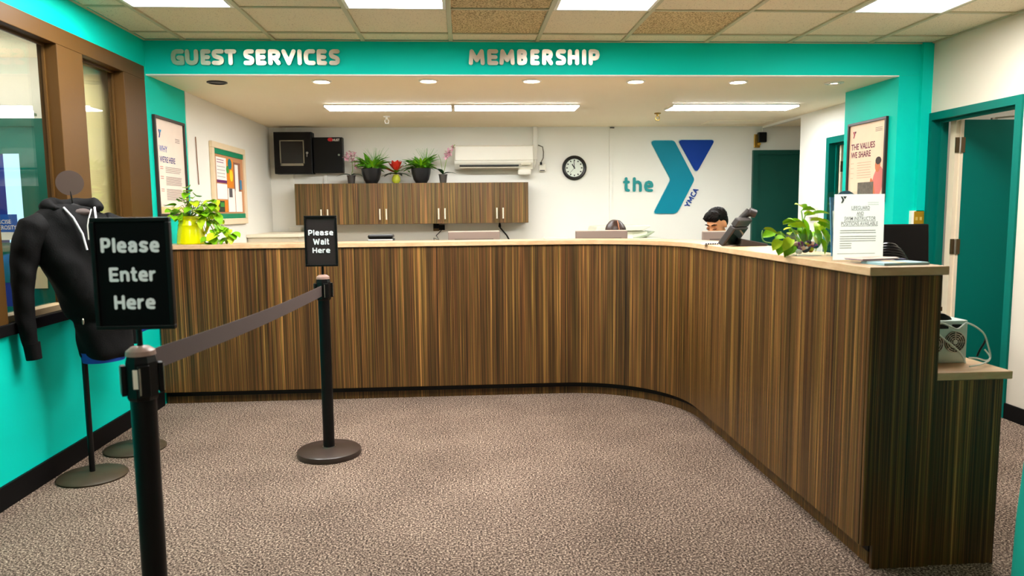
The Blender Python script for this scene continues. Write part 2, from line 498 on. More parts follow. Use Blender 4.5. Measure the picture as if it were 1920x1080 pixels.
# rear right wall with its doorway
struct(B('wall_right_rear', 'white', None, (XRR, XRR + .12, 6.98, 7.57, 0, ZS), (XRR, XRR + .12, YPB, 6.98, 2.02, ZS), (XRR, XRR + .03, 7.57, YB, ZS - .025, ZS)), 'cream right wall of the staff area')
struct(B('wall_alcove', 'white', None, (XRR + .12, 4.6, 7.45, 7.57, 0, ZS), (4.55, 4.6, 7.57, YB, 0, ZS)))
# rooms beyond
struct(B('wall_right_room', 'white', None, (XR + .12, 6.2, 6.0, 6.06, 0, 2.7), (6.15, 6.2, 3.0, 6.0, 0, 2.7), (XR + .12, 6.2, 2.95, 3.0, 0, 2.7)))
struct(B('ceiling_right_room', 'soffit', None, XR + .12, 6.2, 2.95, 6.06, 2.45, 2.5))
struct(B('wall_closet', 'white', None, (4.6, 4.65, 6.06, 7.5, 0, 2.4), (XRR + .12, 4.6, 6.06, 7.45, 2.35, 2.4)))
NY = 5.95
struct(B('wall_left_room', 'white', None, (-6.4, XL - .14, NY, NY + .08, 0, 2.7), (-6.48, -6.4, YF, NY, 0, 2.7), (-6.4, XL - .14, YF - .08, YF, 0, 2.7)), 'cream far wall seen through the window')
struct(B('ceiling_left_room', 'tile', None, -6.4, XL - .14, YF, NY, ZC, ZC + .05))
struct(B('ceiling_lid', 'white', None, XL, XR, YF, YH, ZC + .12, ZC + .15))


def door_frame(name, X, y0, y1, z1, wdt, dep, label):
    """frame in a wall X = const: two jambs and a head, proud of the wall"""
    d = thing(name, label, 'door', (X, (y0 + y1) / 2, 0)); del d['category']; d['kind'] = 'structure'
    B('jamb', 'dteal', d, X - .015, X + dep, y0, y0 + wdt, 0, z1)
    B('jamb', 'dteal', d, X - .015, X + dep, y1 - wdt, y1, 0, z1)
    B('head', 'dteal', d, X - .015, X + dep, y0 + wdt, y1 - wdt, z1 - wdt, z1)
    B('stop', 'dteal', d, (X + .05, X + .07, y1 - wdt - .018, y1 - wdt, 0, z1 - wdt), (X + .05, X + .07, y0 + wdt, y0 + wdt + .018, 0, z1 - wdt), (X + .05, X + .07, y0 + wdt + .018, y1 - wdt - .018, z1 - wdt - .018, z1 - wdt))
    return d


d1 = door_frame('door_1', XR, DY0, DY1, DZ, .055, .12, 'dark teal doorway with its door standing open in the right wall')
lf = B('door_leaf', 'dteal', d1, 3.642, 4.42, 5.185, 5.228, .01, 1.985, bev=.002)
B('door_edge', mat('unpainted_door_edge', (232, 214, 186), .5), d1, (3.588, 3.618, 5.20, 5.262, .01, 1.985), (3.618, 3.641, 5.187, 5.226, .01, 1.985))
for py in (272, 462, 640):
    z = at(1785, py, Y=5.2).z
    h = B('hinge', mat('dull_bronze', (122, 104, 78), .4, metal=1), d1, (3.585, 3.612, 5.192, 5.2, z - .055, z + .055), (3.618, 3.648, 5.178, 5.186, z - .055, z + .055))
    MB().cyl((3.615, 5.183, z - .056), (3.615, 5.183, z + .056), .006).build('knuckle', 'steel', h)
clo = MB(); clo.box(3.86, 3.90, 5.2, 5.22, 1.986, 2.0).tube([(3.88, 5.2, 1.998), (4.2, 5.0, 2.01), (4.3, 4.9, 2.02)], .006)
clo.build('closer_arm', 'steel', d1)
d2 = door_frame('door_2', XRR, 6.12, 6.985, 2.03, .06, .12, 'dark teal doorway in the staff area right wall')
B('door_edge', mat('unpainted_door_edge', (232, 214, 186)), d2, XRR + .085, XRR + .118, 6.88, 6.92, .01, 1.96)
B('door_leaf', 'dteal', d2, XRR + .15, 4.4, 6.87, 6.91, .01, 1.96)
for z in (1.75, 1.05): B('hinge', mat('dull_bronze', (122, 104, 78)), d2, XRR + .08, XRR + .12, 6.872, 6.88, z - .05, z + .05)
a, b_ = at(1415, 282, Y=YB), at(1500, 283, Y=YB)
d3 = thing('door_3', 'closed dark green door in the far right corner', 'door', (3.9, YB, 0)); del d3['category']; d3['kind'] = 'structure'
B('door_leaf', mat('deep_green_paint', (0, 74, 62), .45), d3, a.x + .03, 4.4, YB - .02, YB, 0, a.z - .04)
B('door_trim', mat('deep_green_paint', (0, 74, 62)), d3, (a.x - .03, a.x + .03, YB - .045, YB, 0, a.z), (a.x + .03, 4.42, YB - .045, YB, a.z - .05, a.z))

# ---- the window in the left wall
win = thing('window_1', 'brown framed interior window in the turquoise wall', 'window', (XL, 4.2, WZ0)); del win['category']; win['kind'] = 'structure'
XG = XL - .058
MUL0, MUL1, JMB, GZ0, GZ1 = 4.18, 4.45, 4.965, .885, 2.272
B('frame_head', 'brown', win, XG - .03, XL + .016, WY0, WY1, GZ1, WZ1, bev=.003)
B('frame_jamb', 'brown', win, XG - .03, XL + .016, JMB, WY1, WZ0, GZ1, bev=.003)
B('frame_jamb', 'brown', win, XG - .03, XL + .016, WY0, 3.58, WZ0, GZ1, bev=.003)
B('mullion', 'brown', win, XG - .03, XL + .016, MUL0, MUL1, WZ0, GZ1, bev=.003)
B('sill', 'base', win, XG - .03, XL + .03, WY0, WY1, WZ0 - .05, WZ0 + .005, bev=.004)
B('frame_rail', mat('beige_rail', (196, 170, 130), .5), win, (XG - .03, XL - .01, 3.58, MUL0, WZ0 + .005, GZ0), (XG - .03, XL - .01, MUL1, JMB, WZ0 + .005, GZ0))
for (p, q) in ((3.58, MUL0), (MUL1, JMB)):
    B('pane', 'glass', win, XG - .006, XG, p + .001, q - .001, GZ0, GZ1)
    B('glazing_bead', 'brown', win, (XG, XG + .012, q - .014, q, GZ0, GZ1), (XG, XG + .012, p, q - .014, GZ1 - .014, GZ1))
# blind behind the second pane: a headrail and a lot of narrow slats
bl = thing('roller_blind', 'cream slatted blind hanging behind the narrow window pane', 'blind', (XG - .07, 4.7, GZ0))
B('headrail', 'white', bl, XG - .1, XG - .055, 4.40, 5.1, 2.40, 2.44)
sl = MB(); z = .86
while z < 2.40:
    sl.add([(XG - .088, 4.40, z), (XG - .088, 5.1, z), (XG - .082, 5.1, z + .011), (XG - .082, 4.40, z + .011)], [(0, 1, 2, 3)])
    sl.add([(XG - .088, 4.40, z), (XG - .088, 5.1, z), (XG - .089, 5.1, z + .013), (XG - .089, 4.40, z + .013)], [(0, 1, 2, 3)])
    z += .012
so = sl.build('slats', mat('cream_slat', (250, 236, 186), .6), bl); so['kind'] = 'stuff'

# ---- ceiling grid, tiles and troffers
X0 = -1.8935
ROW0 = 5.12
TILE = .61
ceil = thing('ceiling', 'suspended ceiling of cream mineral tiles in a metal grid', 'ceiling', (0, 3, ZC)); del ceil['category']; ceil['kind'] = 'structure'
xs = [XL] + [X0 + TILE * i for i in range(9)] + [XR]
ys = [YH] + [ROW0 - TILE * i for i in range(13)] + [YF]
for x in xs[1:-1]: B('main_tee', 'grid', ceil, x - .013, x + .013, YF, YH, ZC - .006, ZC + .03)
for y in ys[1:-1]: B('cross_tee', 'grid', ceil, XL, XR, y - .011, y + .011, ZC - .004, ZC + .02)
B('edge_angle', 'grid', ceil, (XL, XR, YH - .012, YH, ZC - .006, ZC), (XL, XL + .014, YF, YH, ZC - .006, ZC), (XR - .014, XR, YF, YH, ZC - .006, ZC))
LIT = {1, 3, 5, 8}
lit_cells = {(c, r) for c in LIT for r in (2, 3)} | {(2, 8), (2, 9)}
rough_cells = {(4, 1), (4, 2), (6, 1)}
tm = {}
for c in range(len(xs) - 1):
    for r in range(len(ys) - 1):
        if (c, r) in lit_cells: continue
        wx = xs[c + 1] - xs[c] - .03; wy = ys[r] - ys[r + 1] - .026
        if wy < .05: continue
        k = (round(wx, 3), round(wy, 3), (c, r) in rough_cells)
        if k not in tm:
            me = MB().box(-wx / 2, wx / 2, -wy / 2, wy / 2, 0, .014).mesh('tile'); me.materials.append(M['tilerough' if k[2] else 'tile']); tm[k] = me
        link('ceiling_tile', tm[k], None, ceil, matrix=Matrix.Translation(((xs[c] + xs[c + 1]) / 2, (ys[r] + ys[r + 1]) / 2, ZC + .004)) @ Matrix.Rotation(random.uniform(-.006, .006), 4, 'X'))
TL = {(1, 2): 'white ceiling light panel above the GUEST lettering', (3, 2): 'white ceiling light panel second from the left', (5, 2): 'white ceiling light panel above the MEMBERSHIP lettering', (8, 2): 'white ceiling light panel nearest the right wall', (2, 8): 'unseen fill light panel added behind the viewpoint for the near sign'}  # the rearmost panel is an unseen fill added for the near sign
for (c, r), lab in TL.items():
    x0, x1, y1, y0 = xs[c], xs[c + 1], ys[r], ys[r + 2]
    t = thing('ceiling_light', lab, 'light', ((x0 + x1) / 2, (y0 + y1) / 2, ZC), 'recessed ceiling light panels')
    e = .018
    B('frame', mat('white_enamel', (240, 236, 226), .4), t, (x0 + .014, x1 - .014, y1 - .03, y1 - .012, ZC - .008, ZC + .06), (x0 + .014, x1 - .014, y0 + .012, y0 + .03, ZC - .008, ZC + .06),
      (x0 + .014, x0 + .034, y0 + .03, y1 - .03, ZC - .008, ZC + .06), (x1 - .034, x1 - .014, y0 + .03, y1 - .03, ZC - .008, ZC + .06))
    B('diffuser', 'signfill' if r > 5 else 'lampwhite', t, x0 + .034, x1 - .034, y0 + .03, y1 - .03, ZC + .016, ZC + .021)

# ---- soffit downlights
DL = [(407, 154, 0), (603, 152, 1), (803, 151, 1), (997, 151, 1), (1192, 152, 1), (1384, 153, 1), (1564, 155, 2)]
DN = ['unlit round downlight at the left end of the soffit', 'lit round downlight below the word SERVICES', 'lit round downlight between the two signs', 'lit round downlight below the word MEMBERSHIP',
      'lit round downlight right of the word MEMBERSHIP', 'lit round downlight above the big wall logo, right', 'tilted eyeball downlight near the turquoise pilaster']
for (px, py, st), lab in zip(DL, DN):
    p = at(px, py, Z=ZS)
    t = thing('downlight', lab, 'light', p, 'downlights in the soffit')
    MB().lathe(p, [(.072, 0), (.072, -.006), (.06, -.010), (.052, -.004), (.052, 0)], 28, cap=False).build('trim_ring', mat('white_enamel', (240, 236, 226)) if st else 'black', t, True)
    if st == 0:
        MB().lathe(p + Vector((0, 0, -.002)), [(.052, 0), (.052, -.001)], 28).build('lens', 'black', t)
    else:
        MB().lathe(p + Vector((0, 0, -.002)), [(.052 if st == 1 else .034, 0), (.052 if st == 1 else .034, -.002)], 28).build('lens', 'downlamp', t)
    if st == 2: MB().lathe(p, [(.052, -.001), (.04, -.012), (.034, -.004)], 28, cap=False).build('eyeball', 'steel', t, True)

# ---- strip lights in the staff area
for (pa, pb, lab) in ((605, 847, 'long strip light left of the pair, above the black boxes'), (851, 1088, 'long strip light right of the pair, above the air conditioner'), (1262, 1500, 'long strip light above the big wall logo')):
    xa, xb = at(pa, 203, Z=2.28).x, at(pb, 203, Z=2.28).x
    t = thing('strip_light', lab, 'light', ((xa + xb) / 2, 6.8, ZS), 'strip lights over the staff area')
    B('housing', mat('white_enamel', (240, 236, 226)), t, xa, xb, 6.76, 7.07, ZS - .01, ZS)
    MB().add([(x, y, z) for x in (xa + .008, xb - .008) for (y, z) in ((6.765, ZS - .01), (6.775, ZS - .02), (7.055, ZS - .02), (7.065, ZS - .01))],
             [(0, 1, 5, 4), (1, 2, 6, 5), (2, 3, 7, 6), (3, 0, 4, 7), (0, 3, 2, 1), (4, 5, 6, 7)]).build('diffuser', 'striplamp', t)
    for xe in (xa, xb - .008): B('end_cap', mat('white_enamel', (240, 236, 226)), t, xe, xe + .008, 6.76, 7.07, ZS - .022, ZS - .01)
for (px, py, lab) in ((725, 218, 'small white sprinkler head above the potted plants'), (1233, 212, 'small brass sprinkler head above the big wall logo')):
    p = at(px, py, Z=ZS)
    m_ = mat('white_enamel', (240, 236, 226)) if px < 1000 else mat('brass', (190, 150, 70), .3, metal=1)
    t = thing('sprinkler', lab, 'sprinkler', p, 'sprinklers')
    MB().lathe(p, [(.035, 0), (.03, -.01), (.012, -.014), (.01, -.03)], 20).build('escutcheon', m_, t, True)
    MB().tube([p + Vector((math.sin(q) * .02, 0, -.05 + math.cos(q) * .022)) for q in [i * 2 * math.pi / 14 for i in range(15)]], .004).build('yoke', m_, t, True)
    MB().lathe(p + Vector((0, 0, -.075)), [(.022, 0), (.022, .003)], 16).build('deflector', m_, t)
p, q = at(1318, 232, Z=ZS), at(1440, 226, Z=ZS)
t = thing('access_panel', 'flat access panel in the low ceiling by the far door', 'panel', (3.0, 8.1, ZS))
B('frame', 'soffit', t, (2.72, 3.40, 7.98, 8.0, ZS - .008, ZS), (2.72, 3.40, 8.3, 8.32, ZS - .008, ZS), (2.72, 2.74, 8.0, 8.3, ZS - .008, ZS), (3.38, 3.40, 8.0, 8.3, ZS - .008, ZS))
B('hatch', 'soffit', t, 2.746, 3.374, 8.006, 8.294, ZS - .005, ZS)

# ================================================================== HEADER SIGNS
hf = Frame((0, YH, 0), (1, 0, 0), (0, 0, 1))
GUEST = [('G', 75, 205), ('U', 225, 355), ('E', 388, 485), ('S', 505, 625), ('T', 640, 757), ('S', 840, 945), ('E', 970, 1072), ('R', 1100, 1222), ('V', 1240, 1385), ('I', 1405, 1450), ('C', 1475, 1592), ('E', 1612, 1713), ('S', 1740, 1850)]
GUEST = [(c, 310 + a / 5.647, 310 + b / 5.647) for c, a, b in GUEST]
MEMB = [('M', 879, 908.5), ('E', 913.7, 933.7), ('M', 936.5, 964.5), ('B', 969.5, 988), ('E', 994, 1011), ('R', 1016, 1036), ('S', 1041.5, 1060.5), ('H', 1064, 1085), ('I', 1091, 1098), ('P', 1103, 1123.5)]
for nm, L_, lab in (('lettering_sign', GUEST, 'brushed metal letters GUEST SERVICES on the turquoise header'), ('lettering_sign', MEMB, 'brushed metal letters MEMBERSHIP on the turquoise header')):
    mid = (L_[0][1] + L_[-1][2]) / 2
    t = thing(nm, lab, 'sign', at(mid, 122, Y=YH))
    for ch, a, b_ in L_:
        A_, C_ = at(a, 123, Y=YH), at(b_, 93.5, Y=YH)
        letter(hf, ch, A_.x, C_.x, A_.z, C_.z, .0145, .006, .020).build('letter', 'lettermetal', t)

# ================================================================== RECEPTION COUNTER
AC, AR = Vector((.725, 4.55)), .75       # centre of the curved corner
Y1, X2, YE = 5.30, 1.475, 2.575
ARC0 = AC.x - XL; ARCL = AR * math.pi / 2; TOT = ARC0 + ARCL + (AC.y - YE)


def path(s, d):
    if s <= ARC0: return (XL + s, Y1 + d)
    if s <= ARC0 + ARCL:
        t = math.pi / 2 - (s - ARC0) / AR
        return (AC.x + (AR + d) * math.cos(t), AC.y + (AR + d) * math.sin(t))
    return (X2 + d, AC.y - (s - ARC0 - ARCL))


def sweep(s0, s1, d0, d1, z0, z1, step=.05):
    ss = [s0]
    n = max(1, round((s1 - s0) / step)) if not (s1 <= ARC0 or s0 >= ARC0 + ARCL) else 1
    ss = [s0 + (s1 - s0) * i / n for i in range(n + 1)]
    for k in (ARC0, ARC0 + ARCL):
        if s0 < k < s1: ss.append(k)
    ss = sorted(set(ss))
    return MB().loft([[Vector((*path(s, d), z)) for d, z in ((d0, z0), (d1, z0), (d1, z1), (d0, z1))] for s in ss])


def cuv(x, y, z):
    if x <= AC.x and y > AC.y: return (x - XL, z)
    if y < AC.y: return (ARC0 + ARCL + AC.y - y + (.0 if x < 1.5 else x * 1.7), z)
    t = math.atan2(y - AC.y, x - AC.x); return (ARC0 + (math.pi / 2 - t) * AR, z)


ct = thing('reception_counter', 'long curved reception counter faced in dark striped wood laminate', 'counter', (0, 5.4, 0))
cuts = [XL * 0 + .012, .70, 1.39, 2.08, ARC0 - .03, ARC0 + ARCL / 2, ARC0 + ARCL + .02, ARC0 + ARCL + .7, ARC0 + ARCL + 1.35, TOT]
for a, b_ in zip(cuts[:-1], cuts[1:]):
    mb = sweep(a + .0008, b_ - .0008, 0, .018, .092, 1.112); mb.uv = cuv
    mb.build('front_panel', 'wood', ct, smooth=True, angle=30)
mb = sweep(.012, TOT - .02, .05, .066, 0, .05); mb.uv = cuv
mb.build('kick_board', 'wood', ct, True, angle=30)
sweep(.012, TOT - .02, .052, .066, .05, .118).build('panel_shade', 'black', ct)  # black band paints the shade under the front panels
mb = sweep(.012, TOT - .02, .245, .262, 0, 1.112); mb.uv = cuv
mb.build('rear_panel', 'wood', ct)
ef = Frame((0, YE, 0), (1, 0, 0), (0, 0, 1))
MB().prism(ef, [(1.520, 0), (1.742, 0), (1.742, 1.112), (1.4765, 1.112), (1.4765, .092), (1.520, .092)], 0, .018).build('end_panel', 'wood', ct)
tp = sweep(.004, TOT + .03, -.014, .285, 1.114, 1.146)
o = tp.build('countertop', 'topwood', None, True, bev=.003, angle=30)
tag(o, 'pale wood countertop running along the whole reception counter', 'countertop')
dk = thing('staff_desk', 'lower pale topped desk section at the near end of the counter', 'desk', (1.9, 2.6, 0))
sweep(.012, TOT + .012, .27, .565, .718, .748).build('desk_top', 'topwood', dk, True, bev=.003, angle=30)
MB().prism(ef, [(1.744, 0), (2.005, 0), (2.005, .717), (1.744, .717)], -.02, .01).build('end_panel', 'wood', dk)
B('side_panel', 'wood', dk, 1.987, 2.005, YE + .03, 3.3, 0, .717)

# ================================================================== STANCHIONS
def stanchion(x, y, label, words, sx, sz, zc, tilt, seed, textw):
    t = thing('stanchion', label, 'stanchion', (x, y, 0), 'black queue stanchions')
    MB().lathe((x, y, 0), [(.175, 0), (.178, .012), (.176, .03), (.168, .036), (.05, .046), (.04, .046)], 48).build('base', mat('bronze_black_base', (58, 46, 40), .35, var=.12), t, True)
    MB().lathe((x, y, .04), [(.036, 0), (.036, .01)], 24).build('collar', 'steel', t)
    MB().lathe((x, y, .045), [(.0315, 0), (.0315, .86)], 28).build('post', 'black', t, True)
    hd = MB().lathe((x, y, .88), [(.036, 0), (.040, .01), (.040, .10), (.036, .118)], 8).build('belt_head', 'black', t, bev=.003)
    for k in range(4):
        a = k * math.pi / 2 + .5
        fr = Frame((x + .038 * math.cos(a), y + .038 * math.sin(a), .93), (-math.sin(a), math.cos(a), 0), (0, 0, 1))
        MB().fbox(fr, -.014, .014, -.035, .045, 0, .012).build('belt_clip', 'black', hd, bev=.002)
        MB().fbox(fr, -.012, -.008, -.03, .04, .0115, .0135).build('clip_edge', 'steel', hd)
    MB().lathe((x, y, .998), [(.037, 0), (.035, .012), (.022, .022), (.008, .024)], 20).build('cap', mat('pinkish_cap', (150, 120, 108), .35, var=.15, scale=40), t, True)
    MB().cyl((x, y, 1.02), (x, y, zc - sz / 2 + .01), .007).build('stem', 'black', t)
    fr = Frame((x, y - .012, zc), (math.cos(tilt), math.sin(tilt), 0), (0, 0, 1))
    hw, hh = sx / 2, sz / 2; e = .011
    sg = MB().fbox(fr, -hw + e, hw - e, -hh + e, hh - e, -.006, .002).build('sign_face', mat('sign_black_%d' % seed, (52, 45, 44) if seed else (6, 5, 6), .5, var=.05, spec=.12), t)
    fm = MB().fbox(fr, -hw, hw, hh - e, hh, -.01, .008).fbox(fr, -hw, hw, -hh, -hh + e, -.01, .008).fbox(fr, -hw, -hw + e, -hh + e, hh - e, -.01, .008).fbox(fr, hw - e, hw, -hh + e, hh - e, -.01, .008)
    fm.build('sign_frame', 'black', t, bev=.002)
    for wd, cu, wdt, v0, v1 in words:
        word(wd, fr, cu - wdt / 2, cu + wdt / 2, v0, v1, mat('sign_white', (250, 250, 252), .6, var=0), sg, (v1 - v0) * .105, .0026)
    return t


# near: sign face spans 175-322 x 408-618 in the photograph
NX, NYY, FX, FY = -.845, 1.95, -.776, 4.10
s1 = .195 / 147.
nearw = [('Please', -.003, 112 * s1, (513 - 472) * s1, (513 - 443) * s1), ('Enter', -.001, 90 * s1, (513 - 528) * s1, (513 - 500) * s1), ('Here', .0, 80 * s1, (513 - 582) * s1, (513 - 554) * s1)]
stanchion(NX, NYY, 'near black stanchion carrying the Please Enter Here sign', nearw, .196, .288, 1.211, .0, 0, 0)
s2 = .175 / 62.
farw = [('Please', 0, 49 * s2, (452 - 441) * s2, (452 - 430) * s2), ('Wait', 0, 32 * s2, (452 - 459) * s2, (452 - 447) * s2), ('Here', 0, 35 * s2, (452 - 475) * s2, (452 - 464.5) * s2)]
stanchion(FX, FY, 'black stanchion carrying the Please Wait Here sign before the counter', farw, .176, .278, 1.207, .0, 1, 0)
d = Vector((FX - NX, FY - NYY, 0)); n = d.normalized()
p0 = Vector((NX, NYY, .972)) + n * .046; p1 = Vector((FX, FY, .935)) - n * .046
rings = []
for i in range(25):
    u = i / 24; q = p0.lerp(p1, u); q.z -= .012 * math.sin(math.pi * u)
    s_ = Vector((-n.y, n.x, 0)) * .0009
    rings.append([q + s_ + Vector((0, 0, .029)), q + s_ - Vector((0, 0, .029)), q - s_ - Vector((0, 0, .029)), q - s_ + Vector((0, 0, .029))])
o = MB().loft(rings).build('belt', mat('charcoal_belt', (72, 58, 54), .7, var=.1, bump=.2, bscale=400), None, True)
tag(o, 'charcoal retractable belt strung between the two sign stanchions', 'belt')
B('sticker', mat('paper_sticker', (236, 214, 196), .6), [q for q in bpy.data.objects if q.name == 'stanchion'][0], NX - .006, NX + .010, NYY - .0405, NYY - .038, .915, .965)

# ================================================================== THE ROOM BEYOND THE WINDOW
fr = Frame((0, NY, 0), (1, 0, 0), (0, 0, 1))
dr = thing('green_door', 'green glazed door with a blue poster seen through the window', 'door', (at(20, 400, Y=NY).x, NY, 0))
xr_ = at(88, 300, Y=NY - .04).x; xl_ = xr_ - 1.02; zt = at(40, 222, Y=NY - .04).z
B('frame', 'dteal', dr, (xr_ - .07, xr_, NY - .04, NY, 0, zt), (xl_, xl_ + .07, NY - .04, NY, 0, zt), (xl_ + .07, xr_ - .07, NY - .04, NY, zt - .06, zt))
xg1 = at(40, 350, Y=NY - .03).x; zg0, zg1 = at(20, 575, Y=NY - .03).z, at(20, 288, Y=NY - .03).z
xg0 = xl_ + .2
B('leaf', 'dteal', dr, (xl_ + .07, xg0, NY - .03, NY, 0, zt - .06), (xg1, xr_ - .07, NY - .03, NY, 0, zt - .06), (xg0, xg1, NY - .03, NY, zg1, zt - .06), (xg0, xg1, NY - .03, NY, 0, zg0))
zr0, zr1 = at(20, 530, Y=NY - .03).z, at(20, 455, Y=NY - .03).z
B('cross_rail', 'dteal', dr, xg0, xg1, NY - .028, NY, zr0, zr1)
gl = lamp_mat('self_lit_glass', (.45, .75, .95), 1.1)  # pale blue pane glows by its own emission, nothing lights it
xs_ = at(9, 350, Y=NY - .02).x
B('glow_pane', gl, dr, xs_, xg1, NY - .012, NY - .004, zg0, zg1)
B('blue_pane', mat('blue_pane', (10, 50, 150), .3), dr, xg0, xs_, NY - .012, NY - .004, zg0, zg1)
x1_ = at(33, 430, Y=NY - .05).x; z0_, z1_ = at(15, 450, Y=NY - .05).z, at(15, 402, Y=NY - .05).z
po = thing('poster', 'blue poster with white words hung on the green door', 'poster', (x1_ - .2, NY - .045, z0_))
B('sheet', mat('poster_blue', (0, 92, 190), .5), po, x1_ - .42, x1_, NY - .05, NY - .044, z0_ + .06, z1_)
B('caption_strip', 'paper', po, x1_ - .42, x1_, NY - .05, NY - .044, z0_, z0_ + .06)
pf = Frame((x1_, NY - .05, z0_), (1, 0, 0), (0, 0, 1))
text_obj('lettering', 'EXERCISE', pf, -.20, -.045, .125, .155, 'paper', po, .001, .012)
text_obj('lettering', 'GENEROSITY', pf, -.20, -.006, .08, .112, 'paper', po, .001, .012)
nl = thing('strip_light', 'added strip light standing in for a reflection in the window', 'light', (-3.9, 5.4, 2.1))  # added lamp in place of the strip lights mirrored in the pane
za = at(40, 213, Y=5.6).z
B('diffuser', 'nextfill', nl, at(-140, 213, Y=5.6).x, at(57, 213, Y=5.6).x, 5.56, 5.64, za - .025, za + .025)
B('bracket', 'white', nl, at(-140, 213, Y=5.6).x, at(57, 213, Y=5.6).x, 5.64, 5.68, za - .01, za + .01)
for k, yy in enumerate((3.6, 1.6)):  # unseen panels added to brighten the room beyond the window
    o = thing('ceiling_light', ('unseen fill panel added to light the room beyond the window, far one', 'unseen fill panel added to light the room beyond the window, near one')[k], 'light', (-4.2, yy, ZC))
    B('diffuser', 'nextfill', o, -4.8, -3.6, yy - .3, yy + .3, ZC - .01, ZC - .002)
    B('frame', 'white', o, (-4.83, -4.8, yy - .33, yy + .33, ZC - .014, ZC), (-3.6, -3.57, yy - .33, yy + .33, ZC - .014, ZC), (-4.8, -3.6, yy - .33, yy - .3, ZC - .014, ZC), (-4.8, -3.6, yy + .3, yy + .33, ZC - .014, ZC))
o = thing('ceiling_light', 'unseen fill light added in the room behind the open door', 'light', (4.9, 4.6, 2.45))  # unseen lamp added to brighten the space past the doorway
B('diffuser', 'nextfill', o, 4.6, 5.2, 4.3, 4.9, 2.435, 2.445)
B('frame', 'white', o, (4.57, 4.6, 4.27, 4.93, 2.43, 2.45), (5.2, 5.23, 4.27, 4.93, 2.43, 2.45), (4.6, 5.2, 4.27, 4.3, 2.43, 2.45), (4.6, 5.2, 4.9, 4.93, 2.43, 2.45))
nn = thing('notice', 'blank cream notice taped on the wall beyond the window', 'notice', at(78, 520, Y=NY))
a, b_ = at(64, 541, Y=NY - .05), at(87, 500, Y=NY - .05)
B('sheet', mat('cream_notice', (226, 206, 170), .7), nn, a.x, b_.x, NY - .05, NY - .046, a.z, b_.z)

# ================================================================== BACK WALL
YC = 8.24                                   # front of the wall cabinets
cz0, cz1 = at(770, 420, Y=YC).z, at(770, 343, Y=YC).z
edges = [at(x, 380, Y=YC).x for x in (553, 663, 773, 883, 991)]
CL = ['striped wood wall cabinet at the left end, below the black boxes', 'striped wood wall cabinet below the red flower', 'striped wood wall cabinet with a chipped seam, below the second orchid', 'striped wood wall cabinet at the right end, below the air conditioner']
for i, lab in enumerate(CL):
    x0, x1 = edges[i], edges[i + 1]; xm = (x0 + x1) / 2
    t = thing('wall_cabinet', lab, 'cabinet', (xm, 8.4, cz0), 'striped wood wall cabinets')
    B('body', 'cabwood', t, x0 + .001, x1 - .001, YC + .02, YB, cz0, cz1)
    for (p, q, hx) in ((x0 + .002, xm - .0015, xm - .035), (xm + .0015, x1 - .002, xm + .035)):
        dd = B('door', 'cabwood', t, p, q, YC, YC + .018, cz0 + .002, cz1 - .002, bev=.0015)
        h = MB().cyl((hx, YC - .025, cz0 + .05), (hx, YC - .025, cz0 + .17), .0085, n=12).cyl((hx, YC - .025, cz0 + .065), (hx, YC + .002, cz0 + .065), .004, n=8).cyl((hx, YC - .025, cz0 + .155), (hx, YC + .002, cz0 + .155), .004, n=8)
        h.build('handle', mat('satin_nickel', (244, 232, 208), .35, metal=.4), dd, True)

# black wall boxes
def wallbox(lab, pts, dep, window, logo):
    (x0, y1, x1, y0) = pts; Yf = YB - dep
    A_, C_ = at(x0, y0, Y=Yf), at(x1, y1, Y=Yf)
    t = thing('key_box', lab, 'box', ((A_.x + C_.x) / 2, YB, A_.z), 'black steel wall boxes')
    B('body', mat('black_steel', (12, 9, 8), .45, var=.15, spec=.25), t, A_.x, C_.x, Yf + .016, YB, A_.z, C_.z, bev=.003)
    dd = B('door', mat('black_steel', (24, 20, 18)), t, A_.x + .003, C_.x - .003, Yf, Yf + .014, A_.z + .003, C_.z - .003, bev=.003)
    f2 = Frame((A_.x, Yf, A_.z), (1, 0, 0), (0, 0, 1)); W, H = C_.x - A_.x, C_.z - A_.z
    if window:
        u0, u1, v0, v1 = W * .16, W * .80, H * .19, H * .80; e = .011
        MB().fbox(f2, u0, u1, v1 - e, v1, 0, .004).fbox(f2, u0, u0 + e, v0, v1, 0, .004).fbox(f2, u1 - e, u1, v0, v1, 0, .004).fbox(f2, u0, u1, v0, v0 + .026, 0, .004).build('window_trim', mat('dull_silver', (150, 146, 130), .35, metal=.8), dd)
        MB().fbox(f2, u0 + e, u1 - e, v0 + .026, v1 - e, 0, .001).build('window_pane', mat('smoked_pane', (14, 12, 12), .12, var=0), dd)
    lk = MB().lathe(f2.p(W * .88, H * .5, 0), [(.013, 0), (.013, .008), (.008, .014)], 16, f2.N); lk.build('lock', 'steel', dd, True)
    if window: MB().tube([f2.p(W * .88, H * .49, .012), f2.p(W * .875, H * .4, .012)], .003).build('key_chain', 'steel', dd)
    if logo:
        MB().prism(f2, [(W * .6 + .03 * math.cos(k * .5236), H * .93 + .02 * math.sin(k * .5236)) for k in range(12)], 0, .001).build('logo_dot', mat('logo_red', (200, 24, 36), .5), dd)
        text_obj('lettering', 'HUST', f2, W * .68, W * .92, H * .885, H * .955, 'paper', dd, .001, .03)


